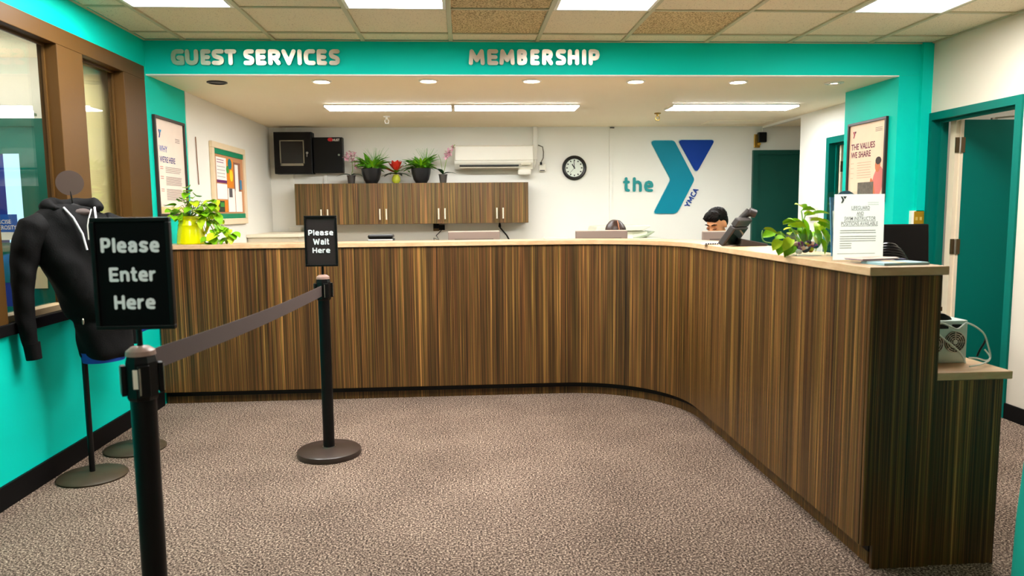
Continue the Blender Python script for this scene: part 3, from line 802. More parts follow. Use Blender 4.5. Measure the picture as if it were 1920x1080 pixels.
wallbox('larger black steel key box with a framed window on the back wall', (515, 247, 583, 326), .17, True, False)
wallbox('smaller plain black steel box with a red logo on the back wall', (588.5, 257, 641, 324), .12, False, True)
for px, lab in ((533, 'white cable trunking above the larger black box'), ):
    A_, C_ = at(px - 2, 247, Y=YB), at(px + 2, 237, Y=YB)
    tag(B('cable_trunking', 'white', None, A_.x, C_.x, YB - .02, YB, A_.z, ZS - .001), lab, 'trunking')
for px, lab in ((548, 'cable trunking running down below the larger black box'), (611, 'cable trunking running down below the smaller black box')):
    A_, C_ = at(px - 3, 346, Y=YB), at(px + 3, 326, Y=YB)
    tag(B('cable_trunking', 'white', None, A_.x, C_.x, YB - .022, YB, cz1 + .002, C_.z - .005), lab, 'trunking')
A_, C_ = at(1142, 450, Y=YB), at(1148, 240, Y=YB)
t = thing('cable_trunking', 'thin white vertical trunking between the clock and the logo', 'trunking', (A_.x, YB, .8))
B('channel', 'white', t, A_.x, C_.x, YB - .014, YB, .8, ZS - .02)
B('top_clip', mat('dark_clip', (70, 60, 50)), t, A_.x + .005, C_.x + .02, YB - .02, YB, ZS - .02, ZS - .008)
# air conditioner
AX0, AX1 = at(852, 290, Y=8.36).x, at(1000, 290, Y=8.36).x
az0, az1 = at(925, 317, Y=8.36).z, at(925, 272, Y=8.36).z
t = thing('air_conditioner', 'white wall mounted split air conditioner above the cabinets', 'air conditioner', ((AX0 + AX1) / 2, YB, az0))
acw = mat('ac_plastic', (244, 238, 222), .35, var=.02)
side = Frame((AX0, YB, 0), (0, -1, 0), (0, 0, 1))
H = az1 - az0
prof = fillet([(0, az0 + .02), (.13, az0), (.20, az0 + H * .24), (.21, az0 + H * .32), (.205, az1), (0, az1)], [.005, .02, .03, .02, .03, .005], 4)
MB().prism(side, prof, -(AX1 - AX0), 0).build('body', acw, t)
B('front_panel', acw, t, AX0 + .004, AX1 - .004, YB - .222, YB - .205, az0 + H * .36, az1 - .012, bev=.006)
B('louver', mat('ac_louver', (216, 208, 184), .4), t, AX0 + .06, AX1 - .17, YB - .21, YB - .145, az0 + .012, az0 + .022, bev=.002)
B('air_slot', 'black', t, AX0 + .055, AX1 - .165, YB - .198, YB - .19, az0 + .03, az0 + .048)
B('display', mat('ac_louver', (216, 208, 184)), t, AX1 - .14, AX1 - .03, YB - .212, YB - .2, az0 + .045, az0 + .07)
B('receiver_box', acw, t, AX1 - .17, AX1 - .02, YB - .16, YB - .04, az0 - .065, az0 + .005, bev=.02)
# pipe cover and cord beside it
A_ = at(1003, 300, Y=YB)
t = thing('pipe_cover', 'white pipe cover running from the ceiling to the air conditioner', 'pipe cover', (A_.x, YB, A_.z))
B('channel', 'white', t, A_.x - .024, A_.x + .024, YB - .05, YB, A_.z, ZS - .002, bev=.006)
MB().lathe((A_.x, YB - .025, ZS - .012), [(.04, 0), (.036, .01)], 16).build('ceiling_collar', 'white', t)
MB().tube([(A_.x, YB - .03, A_.z + .01), (A_.x - .01, YB - .03, A_.z - .05), (A_.x - .03, YB - .05, A_.z - .09)], .018, 10).build('elbow', 'white', t, True)
P0 = at(1009, 272, Y=YB - .02); P1 = at(1019, 285, Y=YB - .03); P2 = at(1014, 306, Y=YB - .04)
t = thing('power_outlet', 'white wall outlet box with a plugged grey cord beside the air conditioner', 'outlet', at(1016, 320, Y=YB))
A_, C_ = at(1010, 322, Y=YB), at(1022, 308, Y=YB)
B('box', acw, t, A_.x, C_.x, YB - .045, YB, A_.z, C_.z, bev=.006)
B('slots', 'black', t, A_.x + .01, C_.x - .01, YB - .047, YB - .044, A_.z + .006, A_.z + .016)
B('plug', 'black', t, P2.x - .012, P2.x + .012, YB - .07, YB - .045, C_.z - .01, C_.z + .02)
MB().tube([P0, (P0 + P1) / 2 + Vector((.02, 0, .02)), P1, (P1 + P2) / 2 + Vector((.012, 0, -.005)), Vector((P2.x, YB - .06, C_.z + .02))], .006).build('cord', mat('grey_cord', (110, 100, 84), .5), t, True)
# clock
c = at(1076.5, 315, Y=YB); rr = 23 / 1377.17 * (YB * 1.0)
t = thing('wall_clock', 'round black rimmed wall clock with a white dial', 'clock', (c.x, YB, c.z))
cf = Frame((c.x, YB, c.z), (1, 0, 0), (0, 0, 1))
MB().lathe((c.x, YB, c.z), [(rr * .95, 0), (rr, .012), (rr * .98, .03), (rr * .88, .04), (rr * .76, .034), (rr * .72, .02)], 48, (0, -1, 0), cap=False).build('rim', mat('clock_rim', (30, 27, 26), .35), t, True)
dl = MB().lathe((c.x, YB, c.z), [(rr * .75, .002), (rr * .75, .018)], 40, (0, -1, 0)).build('dial', mat('clock_dial', (232, 238, 226), .5, var=0), t)
tk = MB()
for k in range(12):
    a = k * math.pi / 6; u, v = rr * .6 * math.sin(a), rr * .6 * math.cos(a)
    f3 = Frame(cf.p(u, v, .0185), (math.cos(a), 0, -math.sin(a)), (math.sin(a), 0, math.cos(a)))
    MB().fbox(f3, -.0065, .0065, -.009, .009, 0, .0008).build('hour_mark', 'dark', dl)
for nm, ang, ln_, wd in (('hour_hand', -32, .36, .006), ('minute_hand', -4, .55, .0035), ('second_hand', 222, .6, .0016)):
    a = R(ang); f3 = Frame(cf.p(0, 0, .0205 if nm == 'hour_hand' else .0225), (math.cos(a), 0, -math.sin(a)), (math.sin(a), 0, math.cos(a)))
    MB().fbox(f3, -wd, wd, -.012, rr * ln_, 0, .001).build(nm, 'dark', t)
# the wall logo
def zz(x, y): return at(1150 + x / 6.75, 250 + y / 6.75, Y=YB)
bf = Frame((0, YB, 0), (1, 0, 0), (0, 0, 1))
def pl(L_): return [(zz(x, y).x, zz(x, y).z) for x, y in L_]
t = thing('wall_logo', 'large teal and blue Y emblem with the words the and YMCA on the back wall', 'logo', zz(740, 1010))
MB().prism(bf, fillet(pl([(462, 92), (765, 92), (1022, 585), (800, 1015), (500, 1015), (722, 585)]), [.035, .06, .06, .09, .03, .05], 6), .002, .02).build('chevron', 'logoteal', t)
MB().prism(bf, fillet(pl([(812, 86), (1280, 86), (1046, 505)]), [.03, .03, .035], 6), .002, .02).build('triangle', 'logoblue', t)
MB().prism(bf, fillet(pl([(452, 84), (770, 84), (1032, 585), (806, 1025), (490, 1025), (712, 585)]), [.035, .06, .06, .09, .03, .05], 6), 0, .003).build('chevron_backing', mat('logo_edge', (196, 226, 222), .5), t)
MB().prism(bf, fillet(pl([(800, 78), (1292, 78), (1046, 518)]), [.03, .03, .035], 6), 0, .003).build('triangle_backing', mat('logo_edge', (196, 226, 222)), t)
for ch, a, b_ in (('t', 122, 208), ('h', 245, 358), ('e', 388, 502)):
    A_, C_ = zz(a, 740), zz(b_, 555)
    letter(bf, ch, A_.x, C_.x, A_.z, C_.z, .0155, 0, .02).build('letter', mat('word_teal', (0, 140, 142), .35), t)
A_, C_ = zz(952, 945), zz(1078, 715)
U = (C_ - A_); ln_ = U.length; U.normalize()
V = Vector((-U.z, 0, U.x))
yf_ = Frame(A_, U, V)
for k, ch in enumerate('YMCA'):
    p0_ = ln_ * (0, .25, .57, .78)[k]; p1_ = ln_ * (.23, .53, .76, 1.0)[k]
    letter(yf_, ch, p0_, p1_, 0, .062, .0062, 0, .012).build('letter', mat('word_blue', (16, 60, 150), .35), t)
# fire strobe beside the far door
A_, C_ = at(1413, 277, Y=YB), at(1428, 252, Y=YB)
t = thing('alarm_strobe', 'brass and black alarm strobe above the far green door', 'alarm', (A_.x + .05, YB, A_.z))
B('plate', mat('brass', (190, 150, 70)), t, A_.x, A_.x + .07, YB - .02, YB, A_.z, C_.z, bev=.003)
B('horn', 'black', t, A_.x + .03, A_.x + .13, YB - .07, YB - .02, A_.z + .06, C_.z + .02, bev=.008)
MB().lathe((A_.x + .05, YB - .03, A_.z + .04), [(.02, 0), (.016, .02)], 14, (0, -1, 0)).build('lens', mat('amber_lens', (220, 170, 60), .2), t, True)
MB().tube([(A_.x + .09, YB - .03, C_.z + .02), (A_.x + .09, YB - .02, ZS - .001)], .004).build('conduit', 'white', t)
# outlet with two black adapters below the cabinets, and a hanging cord
A_ = at(818, 425, Y=YB)
t = thing('power_outlet', 'brown outlet with two black plug adapters below the cabinets', 'outlet', A_)
B('plate', mat('brown_plate', (120, 96, 60), .5), t, A_.x - .035, A_.x + .035, YB - .008, YB, A_.z - .05, A_.z + .06)
B('adapter', 'black', t, A_.x - .03, A_.x + .03, YB - .06, YB - .009, A_.z - .02, A_.z + .055, bev=.006)
B('adapter', 'black', t, A_.x + .032, A_.x + .1, YB - .05, YB - .006, A_.z - .04, A_.z + .02, bev=.006)
MB().tube([(A_.x + .06, YB - .03, A_.z - .04), (A_.x, YB - .05, A_.z - .1), (A_.x + .03, YB - .05, A_.z - .15), (A_.x - .03, YB - .05, A_.z - .13), (A_.x - .02, YB - .05, A_.z - .19), (A_.x - .02, YB - .05, A_.z - .35)], .005).build('cord', 'black', t, True)
A_ = at(937, 423, Y=YB - .03)
t = thing('black_cable', 'black plug and cable hanging below the right cabinets', 'cable', A_)
MB().lathe(A_, [(.014, -.02), (.016, .0), (.01, .03)], 12).build('plug', 'black', t, True)
MB().tube([A_ + Vector((0, -.01, -.02)), at(944, 434, Y=YB - .04), at(950, 441, Y=YB - .04), at(955, 450, Y=YB - .04), at(957, 470, Y=YB - .04)], .009).build('cord', 'black', t, True)
# switch box low on the wall at the left and the white worktop below it
A_, C_ = at(544, 441, Y=YB), at(566, 426, Y=YB)
t = thing('junction_box', 'small white junction box at the left of the back wall', 'box', (A_.x, YB, A_.z))
B('box', acw, t, A_.x, C_.x, YB - .05, YB, A_.z, C_.z, bev=.005); B('cover', 'white', t, A_.x + .006, C_.x - .006, YB - .054, YB - .05, A_.z + .006, C_.z - .006)
wz = at(520, 437, Y=8.0).z
t = thing('side_shelf', 'cream shelf unit in the left rear corner behind the counter', 'shelf', (-1.9, 7.9, 0))
B('top', mat('cream_shelf', (238, 226, 200), .5), t, XL + .005, -1.62, 7.5, YB - .06, wz - .03, wz, bev=.003)
B('body', mat('cream_shelf', (238, 226, 200)), t, XL + .005, -1.66, 7.54, YB - .06, 0, wz - .03)

# ---- plants on top of the cabinets
def leaf_mesh(name, m, L_, W, bend=.25, heart=False, seg=6):
    vs = []; fs = []
    for i in range(seg + 1):
        t = i / seg
        if heart: wd = W * (math.sin(math.pi * min(1, (t * .82 + .18))) ** .8) * (1 if t < .98 else .05)
        else: wd = W * math.sin(math.pi * (t * .94 + .03)) ** .8
        x = L_ * t; z = -bend * L_ * t * t
        vs += [(x, -wd, z + wd * .35), (x, 0, z), (x, wd, z + wd * .35)]
    for i in range(seg):
        for k in range(2):
            a = i * 3 + k; fs.append((a, a + 1, a + 4, a + 3))
    mb = MB().add(vs, fs); me = mb.mesh(name); me.materials.append(M[m]); me.shade_smooth(); return me


def leaf_at(me, parent, p, d, roll=0, s=1.0, name='leaf'):
    d = Vector(d).normalized(); up = Vector((0, 0, 1)); y = up.cross(d)
    y = y.normalized() if y.length > 1e-4 else Vector((0, 1, 0)); z = d.cross(y)
    Mx = Matrix((d, y, z)).transposed().to_4x4()
    link(name, me, None, parent, matrix=Matrix.Translation(p) @ Mx @ Matrix.Rotation(roll, 4, 'X') @ Matrix.Scale(s, 4))


LM = {'pothos': leaf_mesh('pothos', 'leaf', .085, .033, .25, True), 'pale': leaf_mesh('pale', 'leafy', .08, .032, .3, True),
      'broad': leaf_mesh('broad', 'green', .19, .03, .45), 'bright': leaf_mesh('bright', 'leaf', .15, .024, .4), 'strap': leaf_mesh('strap', 'dgreen', .17, .032, .5),
      'small': leaf_mesh('small', 'green', .05, .018, .2), }
M['redpetal'] = mat('red_petal', (196, 44, 24), .5, var=.35, scale=30); M['orange'] = mat('orange_petal', (236, 120, 50), .5, var=.25, scale=30)
M['pink'] = mat('pink_petal', (226, 172, 186), .55, var=.2, scale=60); M['magenta'] = mat('magenta_petal', (150, 44, 80), .5, var=.3)
LM['red'] = leaf_mesh('redpetal', 'redpetal', .11, .032, -.12); LM['orange'] = leaf_mesh('orangepetal', 'orange', .09, .028, -.12)
LM['petal'] = leaf_mesh('pinkpetal', 'pink', .034, .014, .2, seg=3); LM['lip'] = leaf_mesh('lip', 'magenta', .018, .008, .3, seg=3)


def grass(t, c, n, h, spread, m='green', r=.0016):
    mb = MB()
    for k in range(n):
        a = random.uniform(0, 6.283); q = random.uniform(.1, 1); L_ = h * random.uniform(.6, 1)
        dx = math.cos(a) * spread * q; dy = math.sin(a) * spread * q * .6
        b0 = Vector(c) + Vector((dx * .2, dy * .2, 0))
        mb.tube([b0, b0 + Vector((dx * .3, dy * .3, L_ * .55)), b0 + Vector((dx, dy, L_))], [r, r, r * .4], 4)
    o = mb.build('grass_blades', m, t); o['kind'] = 'stuff'


YP = 8.38
def pot(t, p, r0, r1, h, m, sx=1.0):
    MB().lathe(p, [(r0, 0), (r0 + (r1 - r0) * .5, h * .25), (r0 + (r1 - r0) * .86, h * .65), (r1, h), (r1 * 1.03, h), (r1 * .93, h - .01), (r1 * .85, h * .8)], 24, cap=True).build('pot', m, t, True)


def orchid(px, lab, tips, leafdirs, YP=8.38):
    p = at(px, 343, Y=YP); p.z = cz1
    t = thing('orchid', lab, 'plant', p, 'orchids on the cabinets')
    MB().lathe(p, [(.036, 0), (.046, .085), (.05, .085), (.05, .095), (.043, .095), (.04, .08)], 20).build('pot', mat('dark_grey_pot', (66, 60, 54), .45), t, True)
    for d in leafdirs: leaf_at(LM['strap'], t, p + Vector((0, 0, .09)), d, s=.9)
    pts = [p + Vector((0, 0, .09))] + [at(x, y, Y=YP) for x, y in tips]
    MB().tube(pts, .0035, 6).build('stem', 'stem', t, True)
    return t, pts


def blossom(t, c):
    f = Vector((random.uniform(-.4, .4), -1, random.uniform(-.2, .4))).normalized()
    a = f.orthogonal().normalized(); b = f.cross(a)
    for k in range(5):
        th = k * 2 * math.pi / 5 + random.random()
        leaf_at(LM['petal'], t, c, a * math.cos(th) + b * math.sin(th) + f * .25, s=random.uniform(.9, 1.25), name='petal')
    leaf_at(LM['lip'], t, c + f * .006, f, name='lip')


t, pts = orchid(659, 'pink orchid in a small grey pot beside the smaller black box', [(661, 320), (660, 300), (657, 288)], [(-.8, -.3, .35), (.7, -.5, .35)])
for x, y in ((651, 290), (658, 286), (665, 290), (654, 298), (662, 300), (667, 305), (648, 296), (660, 293), (666, 311)): blossom(t, at(x, y, Y=YP - .03))
t, pts = orchid(831, 'pink orchid in a small grey pot beside the air conditioner', [(834, 315), (838, 296), (846, 280), (853, 271)], [(-.3, -.6, .7), (.75, -.4, .45)], 8.295)
for x, y in ((838, 288), (841, 283), (844, 287), (836, 294), (848, 277), (842, 291)): blossom(t, at(x, y, Y=8.28))
MB().tube([pts[0], at(826, 300, Y=8.295), at(822, 290, Y=8.295)], .0025, 5).build('bare_stem', 'stem', t, True)
for k, x in enumerate((697, 790)):
    p = at(x, 343, Y=YP - .02); p.z = cz1
    t = thing('potted_plant', ('leafy green plant with grass blades in a black pot, left of the red flower', 'leafy green plant with broad bright leaves in a black pot, right of the red flower')[k], 'plant', p, 'black potted plants on the cabinets')
    pot(t, p, .06, .112, .165, mat('black_pot', (30, 29, 30), .35))
    top = p + Vector((0, 0, .16))
    MB().lathe(top + Vector((0, 0, -.012)), [(.1, 0), (.1, .004)], 20).build('soil', mat('soil', (50, 36, 24), .9), t)
    for q in range(48):
        a = random.uniform(0, 6.283); el = random.uniform(.1, 1.2) if q % 2 else random.uniform(1.0, 3.0)
        leaf_at(LM['broad' if q % 3 else 'bright'], t, top + Vector((math.cos(a) * .05, math.sin(a) * .04, random.uniform(-.01, .05))), (math.cos(a), math.sin(a) * .7, el), random.uniform(-.5, .5), random.uniform(.6, .95))
    sx = -1 if k == 0 else 1
    for q in range(16):
        c_ = top + Vector((sx * -1 * random.uniform(-.16, -.02) * (1 if k else -1) * -1, random.uniform(-.07, .02), random.uniform(-.02, .1)))
        leaf_at(LM['small'], t, c_, (random.uniform(-1, 1), random.uniform(-1, .2), random.uniform(-.2, .8)), 0, random.uniform(.7, 1.1))
    grass(t, top + Vector((.05, 0, 0)), 46, .24, .16)
p = at(743, 343, Y=YP - .02); p.z = cz1
t = thing('flower_vase', 'red bromeliad flower in a round yellow green glass vase', 'plant', p)
MB().lathe(p, [(.025, 0), (.044, .02), (.048, .045), (.04, .075), (.03, .088), (.034, .098)], 24, cap=True).build('vase', mat('yellow_glass', (206, 210, 70), .08, var=.1, trans=.35, ior=1.3), t, True)
for k in range(6):
    a = k * 1.05 + .3; leaf_at(LM['strap'], t, p + Vector((0, 0, .1)), (math.cos(a), math.sin(a) * .7, .3), 0, .9)
for k in range(8):
    a = k * .785; leaf_at(LM['bright'], t, p + Vector((0, 0, .11)), (math.cos(a), math.sin(a), 1.0), 0, .6)
for k in range(14):
    a = k * 2.4; leaf_at(LM['red' if k % 3 else 'orange'], t, p + Vector((math.cos(a) * .012, math.sin(a) * .012, .14)), (math.cos(a) * .8, math.sin(a) * .6, .5 + .08 * k), 0, 1.1, 'petal')
leaf_at(LM['red'], t, p + Vector((-.02, -.02, .12)), (-1, -.3, .35), 0, 1.0, 'petal')

# ================================================================== LEFT WALL: POSTER AND BULLETIN BOARD
def lines(fr, t, u0, u1, v, n, dv, m, h=.004, name='text_lines'):
    mb = MB()
    for k in range(n):
        ue = u1 - random.uniform(0, .2) * (u1 - u0) * (1 if k % 4 == 3 else .25)
        mb.fbox(fr, u0, ue, v - k * dv - h, v - k * dv, .0008, .0012)
    o = mb.build(name, m, t); o['kind'] = 'stuff'


def small_y(fr, t, u, v, s, c1, c2):
    MB().prism(fr, [(u, v), (u + s * .32, v), (u + s * .62, v - s * .55), (u + s * .35, v - s * 1.05), (u + s * .08, v - s * 1.05), (u + s * .3, v - s * .55)], .0008, .0014).build('logo_chevron', c1, t)
    MB().prism(fr, [(u + s * .42, v), (u + s, v), (u + s * .7, v - s * .45)], .0008, .0014).build('logo_triangle', c2, t)


def framed(name, lab, fr, W, H, sheet):
    t = thing(name, lab, 'poster', fr.p(W / 2, 0, 0)); e = .02
    B_ = MB().fbox(fr, 0, W, 0, e, 0, .022).fbox(fr, 0, W, H - e, H, 0, .022).fbox(fr, 0, e, e, H - e, 0, .022).fbox(fr, W - e, W, e, H - e, 0, .022)
    B_.build('frame', mat('poster_frame', (44, 30, 24), .4), t, bev=.002)
    sh = MB().fbox(fr, e, W - e, e, H - e, .0, .008).build('sheet', sheet, t)
    return t, Frame(fr.p(0, 0, .008), fr.U, fr.V), sh


LF = lambda y, z: Frame((XL, y, z), (0, 1, 0), (0, 0, 1))
t, f2, sh = framed('framed_poster', 'framed WHY WE\'RE HERE poster on the turquoise left wall', LF(5.395, 1.345), .565, .715, mat('poster_cream', (246, 226, 212), .6))
navy = mat('print_navy', (24, 50, 130), .6, var=0)
small_y(f2, sh, .075, .62, .055, navy, mat('print_sky', (40, 150, 200), .6, var=0))
text_obj('lettering', 'WHY', f2, .075, .22, .465, .51, mat('print_blue', (30, 90, 180), .6, var=0), sh, .001, .006)
text_obj('lettering', 'WE\'RE HERE', f2, .075, .36, .39, .435, navy, sh, .001, .012)
grey = mat('print_grey', (150, 128, 124), .7, var=0)
for v, n_ in ((.36, 4), (.29, 7), (.20, 9)): lines(f2, sh, .17, .47, v, n_, .0095 if n_ > 4 else .012, grey)
for v in (.36, .29, .20): lines(f2, sh, .075, .13, v, 2, .014, mat('print_red', (196, 80, 70), .6, var=0))
lines(f2, sh, .38, .47, .58, 3, .012, grey); lines(f2, sh, .09, .3, .085, 1, .01, grey)
MB().fbox(f2, .021, .54, .021, .07, .0006, .001).build('tinted_band', mat('print_gold', (236, 206, 150), .6), sh)

fr = LF(6.545, 1.262); W, H = .965, .725
t = thing('bulletin_board', 'cream framed bulletin board pinned with papers on the left rear wall', 'board', (XL, 7.0, 1.262))
bcream = mat('board_frame', (234, 212, 176), .5); e = .055
MB().fbox(fr, 0, W, 0, e, 0, .03).fbox(fr, 0, W, H - e, H, 0, .03).fbox(fr, 0, e, e, H - e, 0, .03).fbox(fr, W - e, W, e, H - e, 0, .03).build('frame', bcream, t, bev=.006)
MB().fbox(fr, e, W - e, H - e - .045, H - e, 0, .02).build('green_rail', mat('board_green', (0, 134, 92), .5), t)
MB().fbox(fr, e, W - e, e, e + .045, 0, .02).build('green_rail', mat('board_green', (0, 134, 92)), t)
MB().fbox(fr, e, W - e, e + .045, H - e - .045, 0, .012).build('backing', mat('board_cork', (198, 140, 96), .8, var=.2, scale=80), t)
ff = Frame(fr.p(0, 0, .012), fr.U, fr.V)
def paper(u0, u1, v0, v1, m='paper', nm='pinned_sheet', w=.001):
    return MB().fbox(ff, u0, u1, v0, v1, w, w + .0015).build(nm, m, t)
bw = mat('pinned_white', (248, 240, 232), .7)
a = paper(.12, .40, .40, .60, bw); lines(Frame(ff.p(0, 0, .002), ff.U, ff.V), a, .14, .33, .58, 2, .022, mat('print_mag', (150, 60, 110), .6), .006); lines(Frame(ff.p(0, 0, .002), ff.U, ff.V), a, .14, .36, .52, 4, .03, grey)
paper(.13, .40, .375, .40, mat('print_purple', (110, 36, 96), .6))
a = paper(.40, .60, .34, .60, mat('pin_orange', (226, 132, 30), .6)); 
MB().prism(ff, [(.50 + .055 * math.cos(k * .5236), .555 + .05 * math.sin(k * .5236)) for k in range(12)], .003, .004).build('print_disc', mat('pin_teal', (0, 120, 130), .6), t)
MB().prism(ff, [(.43 + .04 * math.cos(k * .5236), .50 + .035 * math.sin(k * .5236)) for k in range(12)], .003, .004).build('print_disc', mat('pin_green', (60, 150, 50), .6), t)
MB().prism(ff, [(.53 + .05 * math.cos(k * .5236), .45 + .055 * math.sin(k * .5236)) for k in range(12)], .003, .004).build('print_disc', mat('pin_yellow', (250, 210, 40), .6), t)
paper(.62, .82, .31, .58, mat('pin_photo', (150, 96, 74), .6, var=.5, scale=25)); paper(.64, .74, .31, .56, bw, w=.003); paper(.78, .84, .33, .42, mat('pin_blue', (60, 130, 170), .6), w=.004)
a = paper(.12, .40, .23, .365, bw); paper(.13, .40, .115, .22, mat('pin_orange', (226, 132, 30)))
paper(.14, .30, .115, .215, mat('pin_dark', (50, 60, 40), .6, var=.6, scale=60), w=.003); paper(.18, .28, .16, .20, mat('pin_green', (60, 150, 50)), w=.005)
paper(.42, .62, .115, .33, bw); paper(.45, .54, .25, .33, mat('pin_grey', (90, 84, 86), .6, var=.5, scale=40), w=.003)
paper(.64, .84, .115, .31, bw)
tag(MB().tube([(XL + .006, 6.22, 1.985), (XL + .007, 6.225, 1.8), (XL + .006, 6.24, 1.6)], .004, 5).build('brown_cable', mat('brown_cord', (130, 90, 60), .6), None), 'thin brown cable hanging on the wall between poster and board', 'cable')

# ================================================================== PILASTER POSTER AND BRASS PLATE
rf = Frame((XP, 6.008, 1.40), (0, -1, 0), (0, 0, 1))
t, f2, sh = framed('framed_poster', 'framed THE VALUES WE SHARE poster on the turquoise pilaster', rf, .56, .645, mat('poster_peach', (246, 214, 184), .6))
small_y(f2, sh, .07, .575, .05, mat('print_red2', (176, 30, 60), .6, var=0), mat('print_wine', (110, 20, 60), .6, var=0))
wine = mat('print_wine', (110, 20, 60))
text_obj('lettering', 'THE VALUES', f2, .05, .40, .425, .475, wine, sh, .001, .02)
text_obj('lettering', 'WE SHARE', f2, .05, .345, .36, .41, wine, sh, .001, .02)
lines(f2, sh, .15, .36, .32, 7, .02, mat('print_tan', (214, 170, 140), .7, var=0)); lines(f2, sh, .05, .1, .32, 4, .04, mat('print_tan', (214, 170, 140)))
lines(f2, sh, .40, .5, .575, 3, .012, grey)
def blob(u, v, a, b, n=14, sk=0): return [(u + a * math.cos(k * 6.283 / n) + sk * b * math.sin(k * 6.283 / n), v + b * math.sin(k * 6.283 / n)) for k in range(n)]
MB().prism(f2, blob(.455, .15, .075, .125, sk=.2), .001, .0015).build('printed_body', mat('print_pinktop', (214, 120, 110), .6), sh)
MB().prism(f2, blob(.45, .285, .036, .055), .0012, .0018).build('printed_head', mat('print_skin', (206, 116, 70), .6), sh)
MB().prism(f2, blob(.458, .32, .04, .03), .0016, .002).build('printed_hair', mat('print_hair', (50, 30, 24), .6), sh)
MB().prism(f2, blob(.39, .10, .028, .09, sk=-.3), .0014, .002).build('printed_arm', mat('print_skin', (206, 116, 70)), sh)
MB().prism(f2, [(.17, .03), (.40, .03), (.40, .16), (.17, .16)], .0014, .0022).build('printed_photo', mat('print_gym', (104, 96, 84), .6, var=.6, scale=40), sh)
a, b_ = at(1705, 420, Y=YH), at(1736, 396, Y=YH)
t = thing('wall_plate', 'square brass outlet plate low on the turquoise pilaster', 'outlet', (a.x, YH, a.z))
B('plate', mat('brass_plate', (206, 160, 40), .3, metal=.7), t, a.x + .012, b_.x - .035, YH - .038, YH - .03, a.z, b_.z, bev=.003)
B('back_box', 'white', t, a.x - .005, b_.x - .035, YH - .03, YH, a.z - .005, b_.z + .005)
for dx in (.03, .062): MB().fbox(Frame((a.x + dx, YH - .038, a.z + .04), (1, 0, 0), (0, 0, 1)), -.008, .008, -.012, .012, 0, .003).build('socket', mat('pale_brass', (236, 206, 110), .3, metal=.5), t)
p = at(1527, 398, X=XRR)
t = thing('wall_switch', 'small white switch box on the wall between the two green doors', 'switch', p)
B('box', acw, t, XRR - .05, XRR, p.y - .08, p.y + .08, p.z - .05, p.z + .05, bev=.006)
B('toggle', mat('beige_toggle', (150, 140, 100), .5), t, XRR - .058, XRR - .05, p.y - .0, p.y + .05, p.z - .01, p.z + .03)

# ================================================================== THINGS ON THE COUNTER
CT = 1.1465
# yellow green pitcher with trailing pothos
p = at(359, 458, Z=CT); p.y = 5.44; p.x = at(359, 458, Y=5.44).x; p.z = CT
t = thing('pitcher', 'glossy yellow green ceramic pitcher holding a pothos at the left end of the counter', 'pitcher', p)
ylw = mat('yellow_glaze', (214, 214, 0), .18, var=.06, coat=.5)
MB().lathe(p, [(.092, 0), (.097, .006), (.094, .05), (.088, .1), (.083, .128), (.085, .134), (.082, .14), (.070, .165), (.068, .18), (.078, .2), (.074, .2), (.064, .18), (.06, .16)], 36).build('body', ylw, t, True)
MB().tube([p + Vector((.07, 0, .172)), p + Vector((.1, 0, .185)), p + Vector((.122, 0, .17)), p + Vector((.124, 0, .13)), p + Vector((.108, 0, .09)), p + Vector((.09, 0, .07))], [.011, .013, .013, .012, .011, .009], 10).build('handle', ylw, t, True)
MB().ell(p + Vector((-.066, -.012, .19)), (.022, .018, .014)).build('spout', ylw, t, True)
mouth = p + Vector((0, 0, .19))
pl_ = thing('pothos', 'trailing pothos with heart shaped leaves growing from the yellow pitcher', 'plant', mouth)
tips = [(330, 392, 2), (335, 378, 2), (352, 362, 3), (326, 405, 2), (345, 398, 2), (372, 385, 2), (362, 378, 2), (382, 392, 2), (395, 378, 3), (402, 388, 2), (404, 402, 2), (410, 415, 3), (398, 408, 2), (388, 404, 2), (412, 425, 2), (403, 436, 3), (391, 447, 2), (409, 449, 2), (434, 442, 3), (418, 430, 2), (350, 410, 2), (362, 395, 2), (375, 400, 1), (340, 408, 2), (368, 408, 1)]
st = MB()
for k, (x, y, m_) in enumerate(tips):
    q = at(x, y, Y=5.40 + random.uniform(-.07, .06))
    d = q - mouth; out = Vector((d.x, d.y, 0))
    mid = mouth + d * .5 + Vector((0, 0, .05 + .03 * random.random() + (.05 if d.z < 0 else 0)))
    st.tube([mouth + Vector((random.uniform(-.03, .03), random.uniform(-.03, .03), 0)), mid, q], .0022, 5)
    for j in range(m_ + (1 if x < 388 else 2)):
        qq = q + Vector((random.uniform(-.03, .03), random.uniform(-.02, .04), random.uniform(*((.0, .035) if x < 388 else (-.03, .03))))) if j else q
        leaf_at(LM['pale' if (k + j) % 3 == 0 else 'pothos'], pl_, qq, (random.uniform(-1, 1) + (d.x > 0) * .4, -.7 - random.random() * .5, random.uniform(*((-.35, .4) if x < 388 else (-.9, .2)))), random.uniform(-.5, .5), random.uniform(.7, 1.15))
st.build('stems', 'stem', pl_, True)

